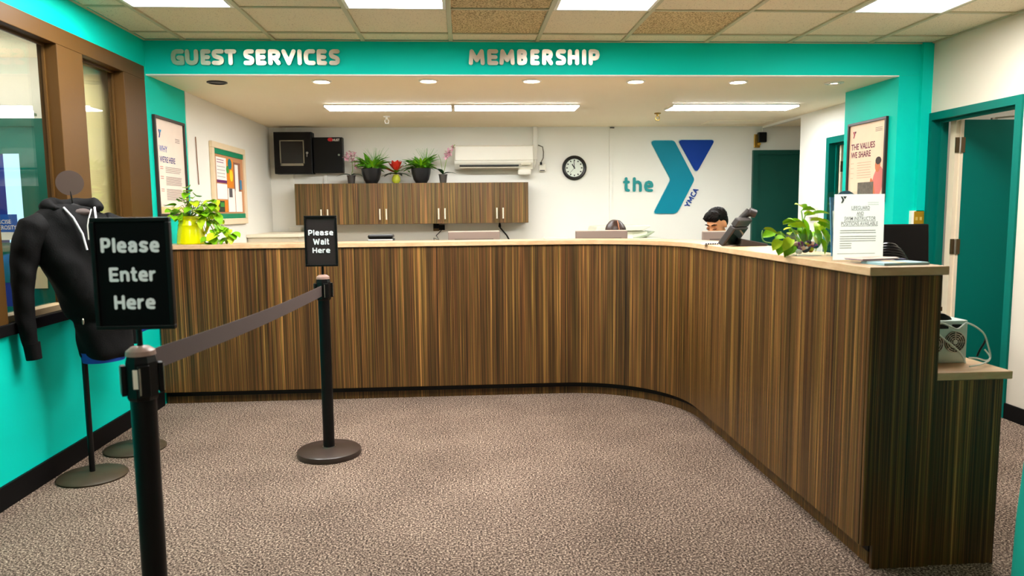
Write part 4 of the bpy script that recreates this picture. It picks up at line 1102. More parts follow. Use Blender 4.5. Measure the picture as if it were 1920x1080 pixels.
# glass vase of coloured stones with its pothos, on the right arm of the counter
p = at(1514, 479, Z=CT); p = Vector((1.545, 3.25, CT))
va = thing('glass_vase', 'square glass vase of coloured stones on the right arm of the counter', 'vase', p)
hw = .058
wal = MB().box(p.x - hw, p.x + hw, p.y - hw, p.y - hw + .004, CT, CT + .10).box(p.x - hw, p.x + hw, p.y + hw - .004, p.y + hw, CT, CT + .10).box(p.x - hw, p.x - hw + .004, p.y - hw + .004, p.y + hw - .004, CT, CT + .10).box(p.x + hw - .004, p.x + hw, p.y - hw + .004, p.y + hw - .004, CT, CT + .10).box(p.x - hw, p.x + hw, p.y - hw, p.y + hw, CT, CT + .004)
wal.build('glass', 'acrylic', va)
SC = [(120, 30, 110), (20, 80, 100), (230, 180, 160), (235, 235, 240), (190, 200, 40), (60, 30, 50), (200, 120, 60), (30, 50, 70), (150, 50, 130)]
for k in range(34):
    c_ = SC[k % len(SC)]
    m_ = mat('stone_%d' % (k % len(SC)), c_, .2, var=.25, scale=80)
    r_ = random.uniform(.010, .017)
    MB().ell((p.x + random.uniform(-.04, .04), p.y + (-.042 if k < 20 else random.uniform(-.04, .04)), CT + .018 + random.uniform(0, .042)), (r_, r_ * .8, r_ * .75), 8, 6).build('stone', m_, va, True)
mouth = p + Vector((0, 0, .06))
pl_ = thing('pothos', 'bright green pothos sprawling from the square glass vase', 'plant', mouth)
Yv = 3.25
def vine(pts, r=.0028): MB().tube(smooth_path([at(x, y, Y=Yv) for x, y in pts]), r, 6).build('vine', mat('pale_vine', (150, 200, 100), .5), pl_, True)
vine([(1500, 462), (1470, 458), (1448, 456), (1432, 452), (1429, 440), (1430, 432)])
vine([(1452, 456), (1454, 446), (1450, 438)]); vine([(1490, 458), (1470, 448), (1464, 434)]); vine([(1500, 450), (1486, 432), (1482, 422)])
vine([(1505, 440), (1504, 405), (1503, 395), (1512, 390), (1520, 387)]); vine([(1505, 420), (1510, 404), (1518, 401)])
LV = [(1432, 430, 1, -.1, 1.0), (1452, 434, -1, -.3, .9), (1468, 420, .8, .3, .8), (1478, 420, 1, .0, 1.2), (1497, 416, -.9, .2, 1.1), (1503, 414, .3, -.6, 1.3), (1520, 414, .9, .1, 1.2), (1534, 416, .8, -.3, 1.1), (1512, 430, -.2, -1, 1.2), (1500, 432, .3, -.9, 1.4), (1528, 432, .3, -.8, 1.2),
      (1540, 432, .4, -.7, 1.1), (1462, 450, -.6, -.6, .9), (1468, 452, -.4, -.8, 1.0), (1478, 455, -.2, -1, 1.0), (1484, 448, -.5, -.5, 1.0), (1472, 446, -.9, .1, .8), (1490, 446, .4, -.5, .9), (1525, 445, .2, -.7, 1.1), (1538, 450, .3, -.6, 1.0), (1522, 402, .9, .25, 1.1), (1508, 403, .8, .25, .7), (1505, 394, 1, .2, .8), (1492, 460, -.6, -.4, 1), (1545, 440, .5, -.5, 1.1)]
for k, (x, y, dx, dz, s_) in enumerate(LV):
    leaf_at(LM['pale' if k % 3 == 0 else 'pothos'], pl_, at(x, y, Y=Yv + random.uniform(-.03, .04)), (dx, -.35 + .2 * random.random(), dz), random.uniform(-.9, -.1), s_ * .8)
    if k > 8 and k not in (20, 14, 13): leaf_at(LM['pothos' if k % 3 == 0 else 'pale'], pl_, at(x + random.uniform(-8, 8), min(438, y + random.uniform(-16, -4)), Y=Yv + .05), (-dx, -.5, dz + .5), random.uniform(-.9, .6), s_ * .6)

# acrylic brochure holder
hx0, hx1, hy = 1.607, 1.752, 3.05
t = thing('brochure_holder', 'clear acrylic brochure holder with leaflets behind the paper notice', 'brochure holder', (1.68, hy, CT))
B('back_plate', 'acrylic', t, hx0, hx1, hy + .10, hy + .104, CT, 1.43)
B('front_plate', 'acrylic', t, hx0, hx1, hy, hy + .004, CT, CT + .09)
for x in (hx0 - .004, hx1):
    MB().prism(Frame((x, hy, CT), (0, 1, 0), (0, 0, 1)), [(0, 0), (.104, 0), (.104, .28), (0, .09)], 0, .004).build('side_plate', 'acrylic', t)
for k, (yy, c_, h_) in enumerate(((hy + .02, (232, 150, 120), .17), (hy + .045, (236, 214, 200), .2), (hy + .07, (90, 150, 200), .26))):
    f4 = Frame((hx0 + .004, hy + .02 + .025 * k, CT + .002), (1, 0, 0), (0, .12, 1))
    bo = MB().fbox(f4, 0, hx1 - hx0 - .008, 0, h_, -.003, .003).build('leaflet', mat('leaflet_%d' % k, c_, .5, var=.35, scale=28), t)
    if k == 0:
        MB().fbox(f4, .01, .09, .04, .075, .003, .0036).build('caption', mat('print_navy', (24, 50, 130)), bo)
        MB().fbox(f4, .0, .06, .08, .165, .003, .0036).build('printed_photo', mat('leaflet_photo', (206, 160, 140), .5, var=.5, scale=40), bo)
MB().prism(Frame((1.68, hy + .096, 1.36), (1, 0, 0), (0, 0, 1)), [(.06 * math.cos(k * .2618), .075 * math.sin(k * .2618)) for k in range(13)], 0, .002).build('header_card', mat('header_blue', (96, 134, 166), .4, var=.5, scale=40), t)

# lifeguard notice
A_ = at(1562, 490, Z=CT)
f5 = Frame((1.487, 2.868, CT), (1, .02, 0), (0.02, .05, 1)); W, H = .212, .268
t = thing('paper_notice', 'white LIFEGUARD AND SWIM INSTRUCTOR notice in a clear stand on the counter', 'notice', (1.59, 2.868, CT))
sh = MB().fbox(f5, 0, W, .004, H, -.0008, 0).build('sheet', paper_mat('notice_paper', (250, 252, 250), .8), t)
MB().fbox(f5, -.003, W + .003, 0, H + .002, -.004, -.001).build('stand_plate', 'acrylic', t)
MB().fbox(f5, -.003, W + .003, 0, .004, -.07, .0).build('stand_foot', 'acrylic', t)
def px5(x, y): return ((x - 1562) / 101 * W, (488 - y) / 126 * H)
ink = mat('ink', (40, 40, 46), .7, var=0)
for s_, xa, xb, ya, yb in (('LIFEGUARD', 1597, 1633.5, 391, 384.5), ('AND', 1607.5, 1621.5, 401.5, 395), ('SWIM INSTRUCTOR', 1583, 1646, 411.5, 404.5), ('POSITIONS AVAILABLE', 1577, 1650.5, 421, 414)):
    (u0, v0), (u1, v1) = px5(xa, ya), px5(xb, yb)
    text_obj('lettering', s_, f5, u0, u1, v0, v1, ink, sh, .0006, .002)
    MB().fbox(f5, u0, u1, v0 - .0035, v0 - .002, 0.0002, .0006).build('underline', ink, sh)
u0, v0 = px5(1575, 430); u1, _ = px5(1648, 430)
lines(f5, sh, u0, u1, v0, 2, .009, mat('ink_grey', (140, 146, 142), .7, var=0), .0028); lines(f5, sh, u0, u1, v0 - .024, 3, .009, mat('ink_grey', (140, 146, 142)), .0028); lines(f5, sh, u0, u0 + .05, v0 - .052, 3, .009, mat('ink_grey', (140, 146, 142)), .0028)
lines(f5, sh, u0 - .01, u1, .03, 1, .01, mat('ink_grey', (140, 146, 142)), .002); lines(f5, sh, u1 - .04, u1 + .008, .235, 2, .008, mat('ink_pale', (196, 204, 198), .7, var=0), .002)
a, b_ = px5(1574, 366); small_y(f5, sh, a, b_, .026, mat('ink_mid', (120, 130, 130), .7, var=0), ink)
# leaflets lying flat
t = thing('leaflet', 'folded pale pink and purple leaflet lying by the notice', 'leaflet', (1.58, 2.74, CT))
f6 = Frame((1.52, 2.70, CT + .0125), (.95, .2, 0), (-.2, .95, 0))
MB().fbox(f6, .0, .2, .0, .10, 0, .002).build('lower_page', mat('purple_print', (90, 70, 130), .5, var=.3, scale=30), t)
MB().prism(Frame(f6.p(0, .003, .003), f6.U, f6.V), [(.0, 0), (.17, 0), (.2, .05), (.16, .1), (0, .1)], 0, .003).build('upper_page', mat('pink_page', (244, 214, 200), .6), t)
t = thing('leaflet', 'pale blue printed leaflet lying at the counter end', 'leaflet', (1.64, 2.66, CT))
f6 = Frame((1.545, 2.60, CT), (.97, .12, 0), (-.12, .97, 0))
MB().fbox(f6, 0, .19, 0, .13, 0, .009).build('pages', mat('blue_leaflet', (150, 190, 200), .5, var=.15, scale=30), t)
MB().fbox(f6, .06, .1, .002, .1, .009, .0096).build('printed_patch', mat('tan_patch', (220, 190, 140), .5), t)
# desk telephone seen from behind
t = thing('desk_phone', 'grey desk telephone seen from behind on the curved counter corner', 'telephone', (1.58, 4.16, CT))
pg = mat('phone_grey', (62, 56, 54), .4, var=.08, spec=.3)
f7 = Frame((1.525, 4.17, CT + .010), (.72, .69, 0), (.45, -.30, .78))
MB().fbox(f7, -.09, .09, 0, .125, -.018, .018).build('body', pg, t, bev=.006)
MB().fbox(f7, -.085, .085, .128, .175, -.022, .012).build('screen_back', pg, t, bev=.006)
MB().fbox(f7, -.07, .075, .015, .115, .0181, .0195).build('rear_reflection', mat('phone_dark', (26, 40, 38), .12), t)  # dark green reflection on the phone's back, put into the colour
MB().fbox(f7, -.07, .075, .015, .115, -.0195, -.0181).build('keypad_face', mat('phone_dark', (26, 40, 38)), t)
MB().tube([f7.p(.06, .05, -.04), f7.p(.062, .10, -.05), f7.p(.065, .16, -.045), f7.p(.066, .205, -.028)], [.024, .017, .017, .026], 12).build('handset', pg, t, True)
MB().tube([f7.p(.066, .205, -.03), f7.p(.09, .21, -.0)], [.026, .024], 12).build('earpiece', pg, t, True)
MB().add([(1.575, 4.08, CT), (1.74, 4.10, CT), (1.72, 4.24, CT), (1.60, 4.26, CT), (1.575, 4.08, CT + .045), (1.74, 4.10, CT + .012), (1.72, 4.24, CT + .012), (1.60, 4.26, CT + .05)], [(0, 1, 2, 3), (4, 5, 6, 7), (0, 1, 5, 4), (1, 2, 6, 5), (2, 3, 7, 6), (3, 0, 4, 7)]).build('stand_foot', pg, t, bev=.003)
MB().tube([(1.70, 4.25, CT + .008), (1.76, 4.3, CT + .006), (1.72, 4.42, CT + .006)], .004, 6).build('cord', mat('beige_cord', (220, 190, 150), .5), t, True)
p = at(1338, 459, Z=CT)
t = thing('card_tray', 'small white card strip with dark print in front of the right monitor', 'card', (p.x, p.y, CT))
B('strip', 'paper', t, p.x - .06, p.x + .04, p.y, p.y + .05, CT, CT + .012, bev=.002)
for k in range(6): B('print_mark', ink, t, p.x - .05 + .014 * k, p.x - .041 + .014 * k, p.y - .0008, p.y, CT + .002, CT + .010)
p = at(1045, 449, Z=CT)
o = MB().prism(Frame((p.x, 5.52, CT), (1, 0, 0), (0, 0, 1)), [(-.09, .004), (-.085, .016), (.09, .005), (.09, 0), (-.07, 0)], -.05, .04).build('document_wallet', mat('grey_wallet', (206, 200, 184), .5), None)
tag(o, 'pale grey document wallet lying flat on the counter left of the middle monitor', 'document wallet')

# ================================================================== STAFF SIDE
def monitor(x0, x1, ytop, Yp, lab, grp, zb=.748, m=None, vent=True):
    m = m or mat('taupe_plastic', (140, 122, 112), .45, var=.06)
    A_, C_ = at(x0, ytop, Y=Yp), at(x1, ytop, Y=Yp); z1 = (A_.z + C_.z) / 2; xm = (A_.x + C_.x) / 2
    t = thing('computer_monitor', lab, 'monitor', (xm, Yp + .05, zb), grp)
    B('shell', m, t, A_.x, C_.x, Yp, Yp + .045, z1 - .34, z1, bev=.006)
    B('screen', mat('screen_dark', (24, 28, 34), .15), t, A_.x + .012, C_.x - .012, Yp + .045, Yp + .047, z1 - .33, z1 - .012)
    if vent:
        B('top_edge', mat('pale_edge', (226, 206, 186), .4), t, A_.x + .003, C_.x - .003, Yp + .004, Yp + .04, z1 - .002, z1 + .003)
        B('vent_strip', mat('vent_grey', (96, 84, 78), .5), t, A_.x + .05, C_.x - .05, Yp - .002, Yp, z1 - .068, z1 - .056)
    B('neck', m, t, xm - .03, xm + .03, Yp - .012, Yp, zb + .01, z1 - .12); B('foot', m, t, xm - .12, xm + .12, Yp - .02, Yp + .14, zb, zb + .012, bev=.003)
    return t


G = 'taupe monitors behind the counter'
monitor(840, 937, 434, 5.70, 'taupe monitor back showing above the counter below the cabinets', G)
monitor(1080, 1177, 432.5, 5.70, 'taupe monitor back in front of the long haired person', G)
monitor(1319, 1366, 434, 5.62, 'taupe monitor back in front of the short haired person', G)
A_, C_ = at(689, 455, Y=5.66), at(737, 440, Y=5.66)
t = thing('receipt_printer', 'black receipt printer with a white stripe behind the counter', 'printer', ((A_.x + C_.x) / 2, 5.72, .748))
B('body', 'black', t, A_.x, C_.x, 5.66, 5.80, .748, C_.z - .03, bev=.006); B('white_stripe', 'paper', t, A_.x + .004, C_.x - .004, 5.655, 5.66, C_.z - .042, C_.z - .034)
B('lid', 'black', t, A_.x + .002, C_.x - .002, 5.658, 5.80, C_.z - .028, C_.z, bev=.012)
for k in range(7): B('tooth', 'paper', t, A_.x + .03 + .02 * k, A_.x + .038 + .02 * k, 5.656, 5.66, C_.z - .066, C_.z - .05)
# printer on a rear cabinet
Yq = 7.7
zt_ = at(1170, 452, Y=Yq).z
A_, C_ = at(1117, 452, Y=Yq), at(1237, 452, Y=Yq)
t = thing('rear_cabinet', 'pale low cabinet carrying the copier against the back wall', 'cabinet', ((A_.x + C_.x) / 2, 8.0, 0))
B('body', mat('cream_shelf', (238, 226, 200)), t, A_.x - .05, C_.x + .05, Yq, 8.35, 0, zt_ - .02); B('top', mat('cream_shelf', (238, 226, 200)), t, A_.x - .07, C_.x + .07, Yq - .02, 8.37, zt_ - .02, zt_, bev=.003)
t = thing('copier', 'pale copier with a raised lid and paper tray behind the long haired person', 'copier', ((A_.x + C_.x) / 2, 8.0, zt_))
cg = mat('copier_plastic', (222, 220, 196), .45, var=.04)
h_ = at(1170, 423, Y=Yq).z - zt_
B('body', cg, t, A_.x + .02, C_.x - .12, Yq + .05, 8.25, zt_, zt_ + h_ * .62, bev=.01)
MB().prism(Frame((A_.x, Yq + .02, zt_), (1, 0, 0), (0, 0, 1)), [(.0, h_ * .66), (.02, h_ * .95), (.56, h_ * 1.0), (.6, h_ * .92), (.5, h_ * .66)], -.5, 0).build('lid', cg, t, bev=.006)
MB().prism(Frame((C_.x - .28, Yq, zt_), (1, 0, 0), (0, 0, 1)), [(0, h_ * .22), (.14, h_ * .42), (.21, h_ * .62), (.23, h_ * .58), (.16, h_ * .3), (.02, h_ * .12)], -.35, 0).build('paper_tray', mat('copier_tray', (160, 170, 140), .4), t, bev=.003)
B('bottom_tray', cg, t, A_.x + .3, C_.x, Yq - .01, 8.2, zt_ + .002, zt_ + .03, bev=.004)


# ---- people
def remesh(mb, voxel, sm=6):
    me = mb.mesh('raw'); o = bpy.data.objects.new('raw', me); COL.objects.link(o)
    r_ = o.modifiers.new('r', 'REMESH'); r_.mode = 'VOXEL'; r_.voxel_size = voxel
    s_ = o.modifiers.new('s', 'SMOOTH'); s_.iterations = sm; s_.factor = .5
    dg = bpy.context.evaluated_depsgraph_get(); out = bpy.data.meshes.new_from_object(o.evaluated_get(dg))
    bpy.data.objects.remove(o); bpy.data.meshes.remove(me)
    out.materials.clear(); out.shade_smooth(); return out


def person(lab, head, fwd, pitch, hair, shirt, desk_dir):
    """seated figure: head centre, horizontal facing, downward pitch of the head"""
    f = Vector((fwd[0], fwd[1], 0)).normalized(); r_ = Vector((f.y, -f.x, 0)); up = Vector((0, 0, 1))
    Mh = Matrix((r_, f, up)).transposed() @ Matrix.Rotation(-pitch, 3, 'X')
    H_ = Vector(head)
    hp = lambda x, y, z: H_ + Mh @ Vector((x, y, z))
    g = Vector((desk_dir[0], desk_dir[1], 0)).normalized(); gr = Vector((g.y, -g.x, 0))
    neck = hp(0, -.03, -.10); base = neck - g * .05 + Vector((0, 0, -.07)); base.z = H_.z - .20
    pel = Vector((base.x, base.y, 0)) - g * .02; pel.z = .52
    bp = lambda a, b, z: Vector((base.x, base.y, 0)) + gr * a + g * b + Vector((0, 0, z))
    zb = base.z
    t = thing('person', lab, 'person', (pel.x, pel.y, 0))
    mb = MB()
    mb.ell(hp(0, -.012, .022), (.074, .094, .094), rot=Mh).ell(hp(0, .03, -.055), (.056, .062, .062), rot=Mh).ell(hp(0, .055, -.02), (.052, .04, .06), rot=Mh)
    mb.ell(hp(0, .098, -.022), (.013, .018, .024), 10, 8, Mh).ell(hp(0, .088, -.002), (.010, .014, .03), 10, 8, Mh).ell(hp(0, .082, .028), (.05, .016, .013), 12, 8, Mh)
    mb.ell(hp(0, .085, -.066), (.025, .014, .011), 10, 8, Mh).ell(hp(0, .075, -.1), (.026, .02, .018), 10, 8, Mh)
    for s_ in (-1, 1): mb.ell(hp(s_ * .076, -.012, -.012), (.010, .02, .032), 10, 8, Mh)
    mb.tube([hp(0, -.02, -.06), neck, base + Vector((0, 0, -.03))], [.052, .054, .065], 14)
    torso = [(zb - .04, .10, .07), (zb - .1, .17, .1), (zb - .25, .165, .115), (zb - .42, .145, .105), (.56, .16, .12)]
    def tor(k): return [[bp(math.cos(i * 6.2832 / 20) * a * k, math.sin(i * 6.2832 / 20) * b * k, z) for i in range(20)] for z, a, b in torso]
    mb.loft(tor(1.0)); mb.ell(bp(0, 0, .56), (.16, .14, .1))
    sl = MB().loft(tor(1.06)).ell(bp(0, 0, zb - .06), (.12, .1, .05))
    for s_ in (-1, 1):
        sh_ = bp(s_ * .175, 0, zb - .09); el = bp(s_ * .22, .06, zb - .36); wr = bp(s_ * .12, .27, .79)
        mb.tube([bp(s_ * .08, 0, zb - .07), sh_, el, wr], [.05, .05, .04, .027], 12)
        sl.tube([bp(s_ * .07, 0, zb - .075), sh_, sh_.lerp(el, .6)], [.06, .062, .054], 12)
        hd = wr + g * .05; mb.ell(hd, (.036, .036, .014), 12, 8)
        for q in range(4): mb.tube([hd + gr * ((q - 1.5) * .018) + g * .02, hd + gr * ((q - 1.5) * .02) + g * (.062 + .008 * (q in (1, 2))) + Vector((0, 0, .006)), hd + gr * ((q - 1.5) * .02) + g * (.085 + .008 * (q in (1, 2))) - Vector((0, 0, .008))], [.009, .0085, .0075], 8)
        mb.tube([hd - gr * s_ * .03, hd - gr * s_ * .05 + g * .03, hd - gr * s_ * .045 + g * .055], [.010, .0095, .008], 8)
        hip = bp(s_ * .09, .0, .54); kn = bp(s_ * .11, .38, .52); an = bp(s_ * .11, .36, .08)
        mb.tube([hip, kn, an], [.085, .06, .042], 12); mb.ell(an + g * .07 - Vector((0, 0, .04)), (.05, .05, .04))
    link('body', remesh(mb, .0085, 4), 'skin', t)
    link('shirt', remesh(sl, .012, 4), shirt, t)
    trz = MB()
    for s_ in (-1, 1): trz.tube([bp(s_ * .09, -.02, .55), bp(s_ * .11, .39, .525), bp(s_ * .11, .365, .1)], [.1, .073, .058], 12)
    trz.ell(bp(0, 0, .56), (.175, .15, .11))
    link('trousers', remesh(trz, .014, 4), mat('dark_trousers', (40, 42, 52), .8), t)
    for s_ in (-1, 1):
        MB().ell(hp(s_ * .032, .083, .002), (.014, .010, .009), 12, 8, Mh).build('eye', mat('closed_lid', (170, 104, 66), .5), t, True)
        MB().tube([hp(s_ * .016, .096, -.002), hp(s_ * .032, .0975, -.007), hp(s_ * .048, .088, -.003)], .0018, 6).build('eyelashes', 'hair', t, True)
        MB().tube([hp(s_ * .012, .097, .03), hp(s_ * .034, .097, .038), hp(s_ * .054, .082, .03)], [.004, .005, .003], 6).build('eyebrow', 'hair', t, True)
    MB().tube([hp(-.022, .093, -.066), hp(0, .1, -.064), hp(.022, .093, -.066)], .003, 6).build('mouth', mat('lips', (170, 90, 74), .5), t, True)
    hm = MB()
    if hair == 'short':
        hm.ell(hp(0, -.03, .055), (.082, .096, .078), 26, 18, Mh).ell(hp(0, .03, .085), (.07, .06, .045), 24, 16, Mh).ell(hp(0, -.055, .01), (.078, .06, .075), 24, 16, Mh)
        hm.ell(hp(.03, .062, .08), (.04, .03, .03), 14, 10, Mh).ell(hp(-.03, .062, .078), (.04, .03, .03), 14, 10, Mh)
    else:
        hm.ell(hp(0, -.02, .035), (.088, .105, .092), 26, 18, Mh).ell(hp(0, -.05, -.06), (.09, .075, .14), 24, 16, Mh)
        for s_ in (-1, 1): hm.ell(hp(s_ * .07, .03, -.04), (.025, .05, .11), 16, 12, Mh)
    me = remesh(hm, .006, 3)
    for v in me.vertices:
        n_ = noise.noise(v.co * (95 if hair == 'short' else 22)); v.co += v.normal * n_ * (.006 if hair == 'short' else .004)
    link('hair', me, 'hair' if hair == 'short' else mat('brown_hair', (52, 30, 20), .35, var=.4, scale=50, bump=.4, bscale=160), t)
    if hair != 'short':
        MB().tube([hp(-.012, .092, .075), hp(-.012, .06, .112), hp(-.01, .01, .129), hp(-.01, -.04, .124)], .0035, 6).build('parting', mat('parting_skin', (190, 120, 80), .6), t, True)
    # stool
    c = thing('office_stool', 'stool under the ' + ('short' if hair == 'short' else 'long') + ' haired person behind the counter', 'stool', (base.x, base.y, 0))
    MB().lathe((base.x, base.y, .36), [(.17, 0), (.2, .015), (.2, .05), (.18, .065)], 24).build('seat', 'black', c, True)
    MB().cyl((base.x, base.y, .05), (base.x, base.y, .36), .025).build('column', 'steel', c, True)
    for k in range(5):
        a = k * 1.2566; MB().tube([(base.x, base.y, .07), (base.x + .26 * math.cos(a), base.y + .26 * math.sin(a), .03)], [.022, .018], 8).build('leg', 'black', c)
    return t


hc = at(1343, 420, Y=6.0)
person('short haired person with dark hair looking down at a desk by the telephone', hc, (-.72, -.66), R(24), 'short', mat('navy_shirt', (36, 48, 80), .8), (-.3, -.95))
hc = at(1154, 442, Y=6.12)
person('long haired person with a centre parting bent down behind the middle monitor', hc, (-.05, -1), R(32), 'long', mat('grey_shirt', (120, 124, 130), .8), (0, -1))

# ---- things at the near end of the staff side
cx = at(1655, 470, Y=3.95)
t = thing('office_chair', 'black glossy office chair with a ribbed rounded backrest behind the notice', 'chair', (cx.x, 3.95, 0))
gb = mat('gloss_black', (20, 18, 18), .18, var=.1)
zt_ = at(1680, 452, Y=3.95).z
me_ = MB().loft([[Vector((cx.x + u * (.175 - .06 * q * q), 3.95 + .04 - .05 * (1 - (u ** 2)) + dy, zt_ - .5 + .44 * q)) for (u, dy) in ((-1, 0), (-.5, 0), (0, 0), (.5, 0), (1, 0), (1, .05), (.5, .05), (0, .05), (-.5, .05), (-1, .05))] for q in (0, .2, .5, .8, 1)])
me_.build('backrest', gb, t, True)
for k in range(7):
    hh = zt_ - .06 - .014 * k; wv = .06 + .035 * math.sqrt(k + .2)
    MB().tube([(cx.x + wv * math.sin(a_) , 3.93 - .03 * math.cos(a_), hh + .05 * math.cos(a_)) for a_ in [R(-85 + 17 * i) for i in range(11)]], .0065, 6).build('rib', gb, t, True)
MB().lathe((cx.x, 3.72, .43), [(.2, 0), (.23, .02), (.23, .06), (.2, .08)], 24).build('seat', gb, t, True)
MB().tube([(cx.x, 3.78, .44), (cx.x, 3.97, .5), (cx.x, 3.99, zt_ - .42)], .02, 8).build('back_post', 'steel', t, True)
MB().cyl((cx.x, 3.72, .06), (cx.x, 3.72, .43), .025).build('column', 'steel', t, True)
for k in range(5):
    a = k * 1.2566 + .3; MB().tube([(cx.x, 3.72, .08), (cx.x + .27 * math.cos(a), 3.72 + .27 * math.sin(a), .03)], [.022, .018], 8).build('leg', 'black', t)
A_, C_ = at(1650, 421, Y=4.5), at(1742, 421, Y=4.5)
t = thing('side_desk', 'small dark desk under the black monitor', 'desk', ((A_.x + C_.x) / 2, 4.55, 0))
B('top', 'wood', t, A_.x - .1, C_.x - .02, 4.3, 4.85, .72, .745)
for xx in (A_.x - .08, C_.x - .07):
    for yy in (4.33, 4.79): B('leg', 'black', t, xx, xx + .03, yy, yy + .03, 0, .72)
xm = (A_.x + C_.x) / 2
t = thing('computer_monitor', 'black monitor between the notice and the open doorway', 'monitor', (xm, 4.5, .745))
bmx = mat('monitor_black', (9, 6, 5), .5, var=.1, spec=.15)
MB().prism(Frame((0, 4.5, 0), (1, 0, 0), (0, 0, 1)), [(A_.x - .12, A_.z - .4), (C_.x + .02, A_.z - .4), (C_.x, A_.z), (A_.x - .12, A_.z)], -.05, 0).build('shell', bmx, t, bev=.006)
MB().prism(Frame((0, 4.5, 0), (1, 0, 0), (0, 0, 1)), [(A_.x - .1, A_.z - .38), (C_.x - .02, A_.z - .38), (C_.x - .035, A_.z - .02), (A_.x - .1, A_.z - .02)], 0.0, .002).build('screen', mat('screen_black', (8, 5, 5), .4, spec=.15), t)
B('neck', bmx, t, xm - .08, xm - .02, 4.52, 4.55, .76, A_.z - .3); B('foot', bmx, t, xm - .17, xm + .07, 4.42, 4.62, .746, .76)
# computer lying on the low desk, rear side to the camera
PX0, PX1, PY, PZ0 = 1.752, 1.966, 2.72, .7485
PZ1 = at(1790, 601, Y=PY).z
t = thing('computer_tower', 'silver computer case lying on the low desk with its fans facing out', 'computer', (1.86, PY, PZ0))
cm = mat('galvanised_case', (190, 208, 200), .4, var=.08, metal=.3)
B('case', cm, t, PX0, PX1, PY, PY + .36, PZ0, PZ1, bev=.003)
pf = Frame((PX0, PY, PZ0), (1, 0, 0), (0, 0, 1)); PH = PZ1 - PZ0
for (fx, fz, fr_) in ((at(1790, 641, Y=PY).x - PX0, at(1790, 641, Y=PY).z - PZ0, .042), (at(1751, 645, Y=PY).x - PX0, at(1751, 645, Y=PY).z - PZ0, .038)):
    fn = MB().lathe(pf.p(fx, fz, 0), [(fr_, 0), (fr_, .002)], 32, (0, -1, 0)).build('fan_opening', 'black', t)
    for k in range(1, 6):
        r_ = fr_ * k / 5.2
        MB().tube([pf.p(fx + r_ * math.cos(i * .2618), fz + r_ * math.sin(i * .2618), .004) for i in range(25)], .0017, 5).build('guard_ring', 'steel', fn)
    for k in range(4):
        a = k * math.pi / 4; MB().tube([pf.p(fx - fr_ * math.cos(a), fz - fr_ * math.sin(a), .0035), pf.p(fx + fr_ * math.cos(a), fz + fr_ * math.sin(a), .0035)], .0013, 5).build('guard_spoke', 'steel', fn)
    MB().lathe(pf.p(fx, fz, .003), [(fr_ * .22, 0), (fr_ * .2, .003)], 16, (0, -1, 0)).build('hub', 'steel', fn)
MB().fbox(pf, .10, .135, PH - .032, PH - .014, 0, .002).build('power_socket', 'black', t)
MB().fbox(pf, .15, .19, PH - .03, PH - .015, 0, .002).build('rear_slot', 'black', t)
MB().fbox(pf, .045, .062, PH - .055, PH - .012, 0, .002).build('port_panel', mat('port_teal', (30, 90, 90), .4), t)
t = thing('keyboard', 'black device resting on top of the silver computer', 'keyboard', (1.84, PY + .1, PZ1))
MB().prism(Frame((PX0, PY + .02, PZ1 + .001), (1, 0, 0), (0, 0, 1)), [(0, 0), (.165, 0), (.155, .012), (.13, .024), (.06, .03), (0, .03)], -.16, 0).build('shell', 'black', t, bev=.003)
MB().prism(Frame((PX0, PY + .03, PZ1 + .031), (1, 0, 0), (0, 0, 1)), [(.01, 0), (.07, 0), (.06, .006), (.01, .006)], -.1, 0).build('top_plate', mat('dark_grey_plastic', (50, 48, 48), .4), t)
wc = mat('white_cable', (214, 226, 216), .5)
def cable(lab, pts, r, m):
    o = MB().tube(smooth_path([at(x, y, Y=yy) for x, y, yy in pts]), r, 8).build('cable', m, None, True); tag(o, lab, 'cable', 'cables behind the computer'); return o


cable('white cable looping out over the right of the silver computer', [(1749, 607, 2.69), (1765, 606, 2.69), (1780, 611, 2.68), (1795, 617, 2.68), (1808, 608, 2.69), (1815, 606, 2.68), (1830, 613, 2.68), (1845, 626, 2.69), (1852, 645, 2.69), (1857, 668, 2.68), (1850, 676, 2.66), (1832, 672, 2.68), (1816, 671, 2.70)], .0032, wc)
cable('white cable crossing in front of the computer fans', [(1751, 616, 2.69), (1765, 632, 2.69), (1782, 645, 2.68), (1796, 657, 2.68), (1806, 670, 2.67), (1810, 681, 2.66)], .0036, wc)
cable('thin white cable lying at the right edge of the low desk', [(1818, 687, 2.60), (1836, 684, 2.62), (1853, 677, 2.66), (1856, 668, 2.70), (1846, 655, 2.72)], .003, wc)
cable('black cable slanting down beside the computer', [(1849, 632, 2.71), (1846, 642, 2.71), (1838, 655, 2.71), (1832, 668, 2.71)], .004, MATS['black_plastic'])

